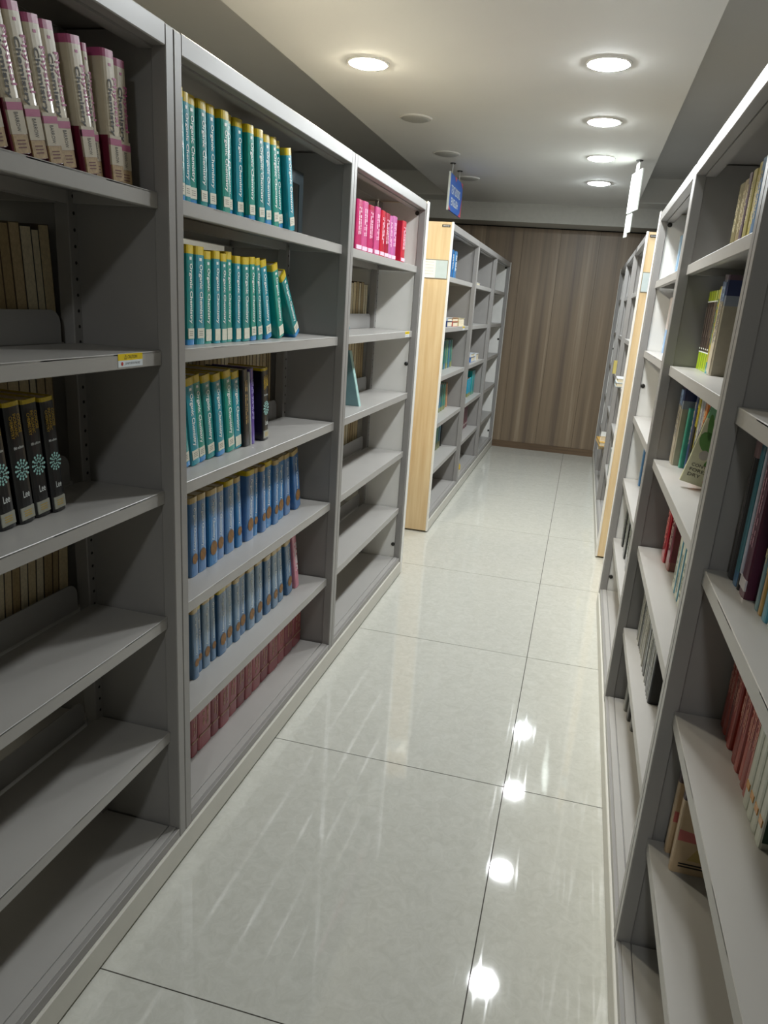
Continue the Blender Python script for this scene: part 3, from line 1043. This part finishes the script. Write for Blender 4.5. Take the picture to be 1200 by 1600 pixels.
def st_atlas(root, t, h, d):
    basic(root, t, h, d, [(0, 0.70, B_atl), (0.70, 0.80, gl('cover_haze', '#8b93a0', 0.35)), (0.80, 0.95, B_night), (0.95, 1.0, gl('cover_mauve', '#5a4552', 0.4))])
    spine_patch(root, 'spine_sky', B_sky, t * 0.8, h * 0.74, h * 0.93, 0.0003)
    spine_patch(root, 'spine_print_strip', B_cream, t * 0.8, h * 0.02, h * 0.74, 0.0003)
    obj('spine_print', dash_mesh(t, h, mat('print_slate', '#5a5e68', 0.5)), root, (0.0006, 0, 0))
    # picture on the board that looks towards the viewer (local +y on this rack)
    yy = t / 2 + 0.0004
    b = Pieces('cover_picture', root)
    b.poly([(-0.050, yy, 0.002), (-d, yy, 0.002), (-d, yy, h * 0.45), (-0.115, yy, h * 0.34)], B_grass)
    b.poly([(-0.072 + 0.026 * math.cos(i * math.pi / 6), yy + 0.0002, h * 0.30 + 0.028 * math.sin(i * math.pi / 6)) for i in range(12)], B_sun)
    b.poly([(-0.074 + 0.017 * math.cos(i * math.pi / 6), yy + 0.0004, h * 0.31 + 0.018 * math.sin(i * math.pi / 6)) for i in range(12)], B_atl)
    b.box(-0.098, -0.056, yy, yy + 0.0006, h * 0.20, h * 0.225, M_ink)
book('R', LEVELS[1], 2.385, 0.068, 0.284, 0.097, st_atlas, 'thick stone and night blue book with green wedge, second shelf, middle right bay', 'books on the second right shelf', 3)
# third shelf: mixed row
g = 'mixed row on the third right shelf'
W3 = ', third shelf, middle right bay'
book('R', LEVELS[2], 2.655, 0.068, 0.276, 0.074, st_atlas, 'thick stone and night blue book left of the row' + W3, g, 0)
seq = [(2.598, 0.028, 0.200, '#3f9c84', 'thin sea green book', None), (2.558, 0.038, 0.262, '#27407a', 'navy blue book', '#c9c2b0'),
       (2.516, 0.036, 0.250, '#c2b22e', 'yellow book with black band', '#1c1a18'), (2.478, 0.030, 0.256, '#c7c8c2', 'white striped book', '#8a94a0'),
       (2.446, 0.026, 0.256, '#b8bac0', 'pale grey lilac book', '#9a86a8'), (2.404, 0.046, 0.252, '#d87a28', 'bright orange book', '#e8d6b8'),
       (2.352, 0.044, 0.252, '#c2521c', 'dark orange book', None)]
for k, (yy, t, h, c, w, tm) in enumerate(seq):
    book('R', LEVELS[2], yy, t, h, (0.095, 0.108, 0.110, 0.113, 0.115, 0.115, 0.118)[k], st_plain(gl('cover_r3_%d' % k, c, 0.35), textmat=mat('print_r3_%d' % k, tm, 0.5) if tm else None,
         band=M_ink if k == 2 else None, bandz=(0.12, 0.62)), w + W3, g, 1.5)
B_gcov = gl('cover_pale_cream', '#d5d3b0', 0.35)
B_leaf = gl('print_leaf', '#4f8a2a', 0.4)
B_leafd = gl('print_leaf_dark', '#16301c', 0.4)
def st_garden(root, t, h, d):
    basic(root, t, h, d, [(0, 0.80, B_gcov), (0.80, 1.0, gl('cover_mint', '#7fb98a', 0.35))])
    spine_patch(root, 'spine_stripe', B_leafd, t * 0.4, h * 0.2, h * 0.98, 0.0003)
    yy = t / 2 + 0.0004
    b = Pieces('cover_picture', root)
    def leaf(cx, cz, r, s, a, mt, e=0.0):
        pts = []
        for i in range(14):
            q = 2 * math.pi * i / 14
            u, v = r * math.cos(q), s * math.sin(q)
            pts.append((cx + u * math.cos(a) - v * math.sin(a), yy + e, cz + u * math.sin(a) + v * math.cos(a)))
        b.poly(pts, mt)
    leaf(-0.060, h * 0.80, 0.060, 0.026, 1.2, B_leafd)
    leaf(-0.034, h * 0.52, 0.036, 0.024, 0.9, B_leaf, 0.0002)
    leaf(-0.022, h * 0.70, 0.040, 0.008, 1.3, B_leaf, 0.0002)
    leaf(-0.056, h * 0.41, 0.030, 0.013, -0.5, B_leaf, 0.0003)
    leaf(-0.062, h * 0.54, 0.034, 0.020, -0.6, B_leaf, 0.0003)
    leaf(-0.066, h * 0.67, 0.030, 0.016, 0.5, B_leafd, 0.0002)
    leaf(-0.068, h * 0.36, 0.034, 0.010, -0.9, B_leaf, 0.0004)
    leaf(-0.036, h * 0.37, 0.014, 0.015, 0, gl('print_flower', '#b9b2a8', 0.4), 0.0006)
    leaf(-0.080, h * 0.07, 0.018, 0.012, 0, gl('print_flower_pink', '#d06a86', 0.4), 0.0005)
    for i, s in enumerate(('CONTOUR', 'FOREST', 'DRY')):
        v, f, tw, th = text_outline(s)
        ln = (0.074, 0.060, 0.036)[i]
        x0 = -0.014
        q = MB()
        q.v = [(x0 - (p_[0] / tw + 0.5) * ln, yy + 0.001, h * (0.235 - 0.062 * i) + p_[1] / th * 0.010) for p_ in v]
        k = q.m(M_ink)
        for ff in f:
            q.f.append(list(ff)); q.mi.append(k)
        q.build('cover_lettering', root)
book('R', LEVELS[2], 2.280, 0.018, 0.246, 0.060, st_garden, 'cream book with green leaf cover leaning back, third shelf, middle right bay', g, 4, yaw=-6, tilt=-12, d=0.105)
# fourth shelf: wrapped red books and striped cream books
g = 'books on the fourth right shelf'
W4 = ', fourth shelf, middle right bay'
book('R', LEVELS[3], 2.575, 0.075, 0.222, 0.094, st_plain(gl('cover_wrapped_red', '#a8202c', 0.12), textmat=mat('print_rose', '#d88a86', 0.4)), 'bright red plastic wrapped book' + W4, g, 0)
book('R', LEVELS[3], 2.490, 0.080, 0.226, 0.100, st_plain(gl('cover_wrapped_maroon', '#6e2030', 0.12), ft=gl('cover_brown_foot', '#7d4a42', 0.2), footz=0.14, textmat=mat('print_foil', '#c9b3aa', 0.3)), 'maroon plastic wrapped book' + W4, g, 0)
B_cst = gl('cover_cream_stripe', '#c5c8b6', 0.4)
B_tst = gl('cover_teal_stripe', '#287f98', 0.35)
def st_stripe(teal):
    def f(root, t, h, d):
        basic(root, t, h, d, [(0, 1.0, B_tst if teal else B_cst)])
        if not teal:
            obj('spine_print', dash_mesh(t, h, mat('print_sage', '#8d978a', 0.5)), root, (0, 0, -h * 0.2))
    return f
yy = 2.310
for k, (t, teal, w) in enumerate(((0.050, False, 'first cream book from left'), (0.020, True, 'thin teal book right of first cream book'), (0.052, False, 'second cream book from left'),
                               (0.018, True, 'thin teal book right of second cream book'), (0.05, False, 'third cream book from left'))):
    book('R', LEVELS[3], yy - t / 2, t - 0.001, 0.214 - 0.004 * k, 0.100, st_stripe(teal), w + W4, g, 0)
    yy -= t
# fifth shelf: grey magazines, black cover
g = 'grey magazines on the fifth right shelf'
gm = [gl('cover_mag_%d' % i, c, 0.3) for i, c in enumerate(('#8f9088', '#55564f', '#3a3b3a', '#77786f', '#a3a092', '#686a68'))]
pm = mat('print_mag', '#c8c6ba', 0.5)
yy = 2.664
k = 0
while yy > 2.160:
    t = rnd.choice((0.018, 0.022, 0.026))
    book('R', LEVELS[4], yy - t / 2, t - 0.001, 0.262 + J(0.003), 0.068 + J(0.003), st_plain(gm[rnd.randrange(6)], textmat=pm if k % 2 else None),
         f'{ORD[k]} grey magazine from left on the fifth shelf, middle right bay', g, 0)
    yy -= t
    k += 1
book('R', LEVELS[4], yy - 0.012, 0.022, 0.262, 0.068, st_plain(B_black), 'black covered volume ending the grey magazines, middle right bay', g, 0)
g = 'grey books on the bottom right shelf'
for k, (yy, c) in enumerate(((2.63, '#8c8c86'), (2.56, '#4c4c4a'), (2.49, '#5d5d58'))):
    book('R', BASE, yy, 0.045, 0.23, 0.066 + 0.008 * k, st_plain(gl('cover_low_%d' % k, c, 0.35)),
         f'{ORD[k]} grey volume from left on the bottom shelf, middle right bay', g, 0)

# first (nearest) right bay
g = 'books on the third shelf of the nearest right bay'
W = ', third shelf, nearest right bay'
book('R', LEVELS[2], 1.461, 0.036, 0.282, 0.064, st_plain(gl('cover_soot', '#2c2727', 0.35), top=gl('cover_dusty_pink', '#a07c7c', 0.4), topz=0.86, textmat=mat('print_soot', '#7c7472', 0.5)), 'soot black book with dusty pink top' + W, g, 0)
book('R', LEVELS[2], 1.422, 0.034, 0.286, 0.066, st_plain(gl('cover_petrol', '#1c6472', 0.3), ft=gl('cover_petrol_foot', '#2a5f86', 0.3), footz=0.1), 'petrol teal book beside the soot black one' + W, g, 0)
book('R', LEVELS[2], 1.396, 0.014, 0.272, 0.067, st_plain(gl('cover_lilac_white', '#b5b6c4', 0.3), ft=B_black, footz=0.12), 'slim lilac white book' + W, g, 0)
B_wine = gl('cover_wine', '#4c1530', 0.3)
book('R', LEVELS[2], 1.365, 0.046, 0.286, 0.068, st_plain(B_wine, textmat=mat('print_wine', '#a8808c', 0.5), band=gl('cover_white_mark', '#c9c4c8'), bandz=(0.05, 0.12)), 'wine red hardback' + W, g, 0)
for k, (yy, t, c, w) in enumerate(((1.300, 0.022, '#5f7f86', 'slim blue grey book'), (1.278, 0.018, '#a8823a', 'slim amber book'), (1.252, 0.028, '#3f8aa0', 'aqua book'),
                                  (1.205, 0.054, '#9fb0ac', 'thick pale sage book'), (1.156, 0.034, '#2f6fa0', 'blue book near frame edge'), (1.115, 0.038, '#3a2f66', 'dark violet book near frame edge'))):
    book('R', LEVELS[2], yy, t, 0.262 - 0.003 * k, 0.080 + 0.001 * k, st_plain(gl('cover_n3_%d' % k, c, 0.3), textmat=mat('print_n3', '#c2b48a', 0.5) if k < 2 else None), w + W, g, 0)
g = 'red books on the fourth shelf of the nearest right bay'
yy = 1.484
rr = [gl('cover_brick_%d' % i, c, 0.35) for i, c in enumerate(('#9a3a30', '#a8463a', '#8c3029'))]
rp_ = mat('print_brick', '#d19a8a', 0.5)
for k in range(10):
    t = 0.0265
    book('R', LEVELS[3], yy - t / 2, t - 0.001, 0.272 + J(0.002), 0.113 + J(0.002) + (0.004 if k in (4, 7) else 0), st_plain(rr[k % 3], textmat=rp_, band=mat('print_ink_band', '#3c3634', 0.5), bandz=(0.72, 0.86)),
         f'{ORD[k]} brick red book from left, fourth shelf, nearest right bay', g, 0, d=0.112)
    yy -= t
B_ivory = gl('cover_ivory', '#b9bcae', 0.35)
def st_ivory(root, t, h, d):
    basic(root, t, h, d, [(0, 0.62, B_ivory), (0.62, 1.0, gl('cover_leafy', '#8da63a', 0.35))])
    spine_patch(root, 'orange_mark', gl('cover_orange_mark', '#c98a2a'), t * 0.6, h * 0.13, h * 0.18, 0.0003)
    b = MB()
    yv = t / 2 + 0.0004
    b.poly([(-0.004, yv, 0.012), (-d + 0.001, yv, 0.012), (-d + 0.001, yv, h), (-0.004, yv, h)], gl('cover_forest', '#1d4632', 0.3))
    b.build('green_board', root)
for k in range(4):
    t = 0.032
    book('R', LEVELS[3], yy - t / 2, t - 0.001, 0.266, 0.108, st_ivory, f'{ORD[k]} ivory and lime spined book from left, fourth shelf, nearest right bay', g, 0)
    yy -= t
book('R', LEVELS[3], 0.930, 0.06, 0.21, 0.095, st_plain(B_black), 'black volume at the frame edge, fourth shelf, nearest right bay', g, 0)
# two brown paperbacks with their covers towards the viewer
B_beige = gl('cover_beige', '#bfa583', 0.4)
B_umber = gl('cover_umber', '#43252a', 0.4)
def st_food(root, t, h, d):
    basic(root, t, h, d, [(0, 0.66, B_beige), (0.66, 1.0, B_umber)])
    yv = t / 2 + 0.0003
    b = Pieces('cover_picture', root)
    b.poly([(-0.004, yv, h * 0.30), (-0.135, yv, h * 0.27), (-0.135, yv, h * 0.38), (-0.07, yv, h * 0.36), (-0.004, yv, h * 0.40)], gl('print_coral', '#b8605c', 0.4))
    b.poly([(-0.03, yv, h * 0.13), (-0.13, yv, h * 0.12), (-0.13, yv, h * 0.26), (-0.05, yv, h * 0.27)], gl('print_ochre', '#b39a5e', 0.4))
    b.box(-0.14, -0.004, yv - 0.0002, yv + 0.0004, h * 0.755, h * 0.762, B_cream)
    for zz, w in ((0.085, 0.115), (0.06, 0.115)):
        MB().box(-0.015 - w, -0.015, yv - 0.0002, yv + 0.0004, h * zz, h * (zz + 0.012), M_ink).build('cover_print', root)
    def put(s, x0, zc, ln, hh, mt):
        v, f, tw, th = text_outline(s)
        q = MB()
        q.v = [(x0 - (p_[0] / tw + 0.5) * ln, yv + 0.0008, zc + p_[1] / th * hh) for p_ in v]
        k = q.m(mt)
        for ff in f:
            q.f.append(list(ff)); q.mi.append(k)
        q.build('cover_lettering', root)
    put('Fo', -0.022, h * 0.715, 0.022, 0.013, B_cream)
    put('FO', -0.024, h * 0.60, 0.022, 0.011, M_ink)
    put('Allergies', -0.020, h * 0.535, 0.05, 0.008, M_ink)
g = 'beige paperbacks facing the viewer'
book('R', LEVELS[4], 1.415, 0.020, 0.270, 0.060, st_food, 'front beige and umber paperback facing the viewer, fifth shelf, nearest right bay', g, 0)
book('R', LEVELS[4], 1.470, 0.018, 0.276, 0.056, st_food, 'rear beige and umber paperback half hidden, fifth shelf, nearest right bay', g, 0)

# third (farthest) bay of the near right rack
W = ', third right bay'
g = 'books in the third right bay'
for k, (yy, c, w) in enumerate(((3.81, '#6d93b4', 'steel blue book'), (3.70, '#a9b8c6', 'pale blue book'), (3.60, '#c6c2bc', 'off white book'))):
    book('R', LEVELS[0], yy, 0.08, 0.200, 0.092, st_plain(gl('cover_t1_%d' % k, c, 0.35)), w + ' on the top shelf' + W, g, 0)
book('R', LEVELS[1], 3.80, 0.09, 0.255, 0.095, st_plain(gl('cover_t2', '#c9bcb8', 0.35), ft=gl('cover_t2_foot', '#6f9fd0', 0.3), footz=0.42), 'pale rose and sky blue book on the second shelf' + W, g, 0)
book('R', LEVELS[3], 3.78, 0.05, 0.240, 0.088, st_plain(gl('cover_t4', '#3f6f9a', 0.3)), 'slim blue book on the fourth shelf' + W, g, 0)
for k, yy in enumerate((3.80, 3.70, 3.60, 3.50, 3.40)):
    book('R', LEVELS[4], yy, 0.085, 0.232 + J(0.006), 0.058 + 0.006 * (k % 2), st_plain(gl('cover_t5_%d' % (k % 2), ('#1d2120', '#3c4039')[k % 2], 0.2), textmat=mat('print_t5', '#8d8f80', 0.4)),
         f'{ORD[k]} black plastic covered book from left, fifth shelf' + W, g, 2)

# ---------------------------------------------------------------- far left rack: books and stacks
def far(level, items, group, where, off, d=0.15):
    for yc, t, h, st, w, lean in items:
        book('F', level, yc, t, h, off, st, w + ', ' + where, group, lean, d)
B_fg = [gl('cover_far_green_%d' % i, c, 0.35) for i, c in enumerate(('#3f7f78', '#4a8f7c', '#2f6f6c', '#5a927a', '#3a7690'))]
B_fol = gl('cover_far_olive', '#8a8f5a', 0.4)
far(LEVELS[0], [(5.50, 0.07, 0.20, st_plain(gl('cover_far_blue', '#2a6aa4'), textmat=B_wtext), 'dark blue book', 0), (5.62, 0.10, 0.20, st_plain(gl('cover_far_blue2', '#3a7cb4'), textmat=B_wtext), 'mid blue book', 0)],
    'blue books of the far left rack', 'top shelf, first far left bay', 0.10)
far(LEVELS[2], [(5.45 + 0.095 * k, 0.06, 0.215, st_plain(B_fg[k % 5], ft=B_fol if k % 2 else B_fg[4], footz=0.2, textmat=B_fol), f'{ORD[k]} green textbook from left', 6 + k) for k in range(6)],
    'green books of the far left rack', 'third shelf, first far left bay', 0.12)
far(LEVELS[3], [(5.40 + 0.10 * k, 0.07, 0.228 - 0.006 * k, st_plain(B_fg[(k + 2) % 5], ft=B_fol, footz=0.16, textmat=B_fol), f'{ORD[k]} green textbook from left', 4 + 2 * k) for k in range(5)],
    'green books of the far left rack', 'fourth shelf, first far left bay', 0.12)
far(LEVELS[3], [(5.96, 0.035, 0.20, st_plain(gl('cover_far_salmon', '#d29a72')), 'salmon book leaning left', 17)], 'green books of the far left rack', 'fourth shelf, first far left bay', 0.13)
far(LEVELS[4], [(5.60 + 0.09 * k, 0.075, 0.20, st_plain(B_fg[(k + 1) % 5], ft=B_fol, footz=0.3), f'{ORD[k]} green textbook from left', 2) for k in range(4)]
    + [(5.965, 0.04, 0.20, st_plain(B_black), 'black book at the row end', 2)],
    'green books of the far left rack', 'fifth shelf, first far left bay', 0.15)
B_aq = [gl('cover_aqua_%d' % i, c, 0.3) for i, c in enumerate(('#1f9fc0', '#1c9a9c', '#18868c'))]
far(LEVELS[3], [(6.80, 0.08, 0.165, st_plain(B_aq[0], ft=B_fol, footz=0.2), 'bright cyan book', 5), (6.90, 0.08, 0.165, st_plain(B_aq[0], ft=B_fol, footz=0.2), 'second bright cyan book', 8),
                (7.02, 0.09, 0.225, st_plain(B_aq[1], ft=B_fg[3], footz=0.12), 'deep aqua book', 0), (7.125, 0.09, 0.225, st_plain(B_aq[2], ft=B_fg[3], footz=0.12), 'second deep aqua book', 0)],
    'aqua books of the far left rack', 'fourth shelf, second far left bay', 0.085)
B_mar = gl('cover_far_maroon', '#6a2c38', 0.35)
far(LEVELS[4], [(6.74 + 0.10 * k, 0.075, 0.21, st_plain(B_mar, band=mat('print_far_silver', '#b0a4a0', 0.5), bandz=(0.14, 0.2)), f'{ORD[k]} maroon book from left', 6 + k) for k in range(5)],
    'maroon books of the far left rack', 'fifth shelf, second far left bay', 0.12)

def flat_book(side, Y, off, z, w, dd, t, c, label, group, pages=None, yaw=0.0):
    """book lying flat: w along the rack, dd into it; the long side towards the aisle shows the pages or the spine"""
    x, y, rz = place(side, Y, off)
    root = empty('book', (x, y, z), (0, 0, rz + math.radians(yaw)))
    tag(root, label, 'book', group)
    cm = gl('cover_flat_' + c[1:], c, 0.35)
    MB().box(-dd, 0, -w / 2, w / 2, 0, 0.003, cm).box(-dd, 0, -w / 2, w / 2, t - 0.003, t, cm).box(-dd, 0, -w / 2, -w / 2 + 0.003, 0.003, t - 0.003, cm).build('cover', root)
    MB().box(-dd + 0.004, -0.004, -w / 2 + 0.003, w / 2 - 0.004, 0.003, t - 0.003, pages or PAGES).build('page_block', root)
    return t
g = 'books lying flat in the far left rack'
z = LEVELS[1] + 0.0005
z1 = z + flat_book('F', 5.28, 0.045, z, 0.20, 0.15, 0.040, '#2c3f74', 'navy book lying flat on the second shelf, first far left bay', g)
flat_book('F', 5.29, 0.045, z1 + 0.0005, 0.19, 0.15, 0.022, '#c9d2dc', 'pale book lying flat on top of the navy book', g)
z1 = z + flat_book('F', 5.52, 0.045, z, 0.22, 0.15, 0.034, '#c46a62', 'coral book lying flat between navy and cream books', g)
flat_book('F', 5.54, 0.050, z1 + 0.0005, 0.24, 0.15, 0.026, '#b07a4c', 'tan book lying flat on top of the coral book', g)
flat_book('F', 5.80, 0.045, z, 0.26, 0.15, 0.058, '#d8caa0', 'thick cream book lying flat at the caution sticker', g)
z = LEVELS[2] + 0.0005
z1 = z + flat_book('F', 6.72, 0.06, z, 0.26, 0.15, 0.045, '#3f74b8', 'blue book lying flat on the third shelf, second far bay', g)
flat_book('F', 6.70, 0.06, z1 + 0.0005, 0.24, 0.15, 0.030, '#d5dde6', 'white book lying on top of the flat blue book', g)
flat_book('F', 7.00, 0.06, z, 0.18, 0.15, 0.060, '#e1e4e6', 'white book lying flat right of the blue one', g)
flat_book('F', 6.45, 0.045, LEVELS[0] + 0.0005, 0.30, 0.14, 0.020, '#e6e8ea', 'white papers lying on the top shelf, second far left bay', g)
# small yellow carton with a red top on the bottom shelf
x, y, rz = place('F', 6.54, 0.09)
r_ = empty('carton', (x, y, BASE + 0.0006), (0, 0, 0.3))
tag(r_, 'small yellow carton with red flap on the far left bottom shelf', 'box')
MB().box(-0.03, 0.03, -0.045, 0.045, 0, 0.045, gl('carton_yellow', '#d6b63e', 0.5)).build('body', r_, bevel=0.002)
MB().box(-0.026, 0.0, -0.04, 0.0, 0.045, 0.062, gl('carton_red', '#b8483c', 0.5)).build('flap', r_)

# far right rack
g = 'papers and books lying in the far right rack'
z = LEVELS[4] + 0.0005
z += flat_book('G', 6.85, -0.02, z, 0.30, 0.16, 0.035, '#cdb878', 'straw coloured book lowest in the far right pile', g) + 0.0005
z += flat_book('G', 6.80, -0.03, z, 0.34, 0.16, 0.035, '#d8a846', 'amber book in the middle of the far right pile', g, yaw=4) + 0.0005
flat_book('G', 6.85, -0.01, z, 0.28, 0.16, 0.045, '#e6e2d8', 'white book topmost in the far right pile', g, yaw=-3)
z = LEVELS[2] + 0.0005
z += flat_book('G', 5.62, -0.012, z, 0.24, 0.15, 0.030, '#9fb2bc', 'pale blue book lying low in the far right rack', g) + 0.0005
flat_book('G', 5.62, -0.008, z, 0.22, 0.15, 0.030, '#e2e4e4', 'white book lying on the pale blue one', g)
book('G', LEVELS[2], 6.86, 0.06, 0.11, 0.004, st_plain(gl('cover_g_yellow', '#c9b86a', 0.4)), 'small straw yellow book standing in the far right rack', g, 0)
book('G', LEVELS[4], 5.60, 0.10, 0.20, 0.03, st_plain(gl('cover_g_grey', '#a7aca8', 0.4)), 'light grey book standing low in the far right rack', g, 0)

# ---------------------------------------------------------------- hanging signs
M_sblue = mat('sign_blue', '#2f62b8', 0.4, var=0.02)
M_sred = mat('sign_red', '#c8505c', 0.4, var=0.02)
M_swhite = mat('sign_white', '#e9efe9', 0.35, var=0.01)
M_rod = mat('sign_rod', '#b8b8b4', 0.3, metal=0.5)
sg = empty('hanging_sign', (-1.173, 6.30, 2.262))
tag(sg, 'blue hanging sign with white lettering and red corners', 'sign')
W2, HS = 0.285, 0.262
pb = MB().box(-0.006, 0.006, -W2, W2, 0, HS, M_sblue).build('panel', sg)
MB().box(-0.008, 0.008, -W2 - 0.006, -W2, -0.006, HS + 0.006, M_swhite).build('edge_strip', sg)
b = MB()
xx = 0.0065
b.poly([(xx, W2, 0), (xx, W2, HS * 0.62), (xx, W2 - 0.05, HS * 0.12), (xx, W2 - 0.13, 0)], M_sred)
b.poly([(xx, W2, HS), (xx, W2 - 0.10, HS), (xx, W2, HS * 0.85)], M_sred)
b.poly([(xx, -W2, 0), (xx, -W2 + 0.10, 0), (xx, -W2, HS * 0.14)], M_sred)
b.poly([(xx, 0.0, HS), (xx, -0.10, HS), (xx, -0.05, HS * 0.86)], M_sred)
b.build('corner_marks', sg)
obj('lettering', text_mesh('TEXT BOOKS', 0.40, 0.062, M_swhite, 'flat', 0.01), sg, (0.007, -0.02, 0.155))
obj('lettering', text_mesh('ENGLISH', 0.30, 0.058, M_swhite, 'flat', 0.01), sg, (0.007, -0.04, 0.070))
for yy in (-0.205, 0.12):
    MB().lathe([(0.004, HS), (0.004, HC - 2.262)], 8, M_rod).build('rod', sg, (0, yy, 0))
    MB().lathe([(0.022, HC - 2.262), (0.022, HC - 2.262 - 0.006)], 14, M_bolt).build('ceiling_rose', sg, (0, yy, 0))

sg = empty('hanging_sign', (0.199, 5.775, 2.268), (0, 0, math.atan2(0.054, 0.25)))
tag(sg, 'white hanging sign with a smaller lower plate, seen almost edge on', 'sign')
MB().box(-0.005, 0.005, -0.132, 0.132, 0, 0.262, M_swhite).build('panel', sg, bevel=0.001)
MB().box(-0.004, 0.004, -0.020, 0.125, -0.135, -0.012, M_swhite).build('lower_plate', sg, bevel=0.001)
MB().box(-0.004, 0.004, 0.060, 0.125, -0.160, -0.135, M_swhite).build('plate_tab', sg)
for yy in (0.0, 0.1):
    MB().box(-0.002, 0.002, yy - 0.004, yy + 0.004, -0.012, 0.0, M_rod).build('link', sg)
MB().box(-0.003, 0.003, -0.03, 0.05, 0.262, 0.315, M_swhite).build('hanger_plate', sg)
MB().lathe([(0.004, 0.315), (0.004, HC - 2.268)], 8, M_rod).build('rod', sg, (0, 0.0, 0))
MB().lathe([(0.024, HC - 2.268), (0.024, HC - 2.268 - 0.006)], 14, M_bolt).build('ceiling_rose', sg, (0, 0.0, 0))
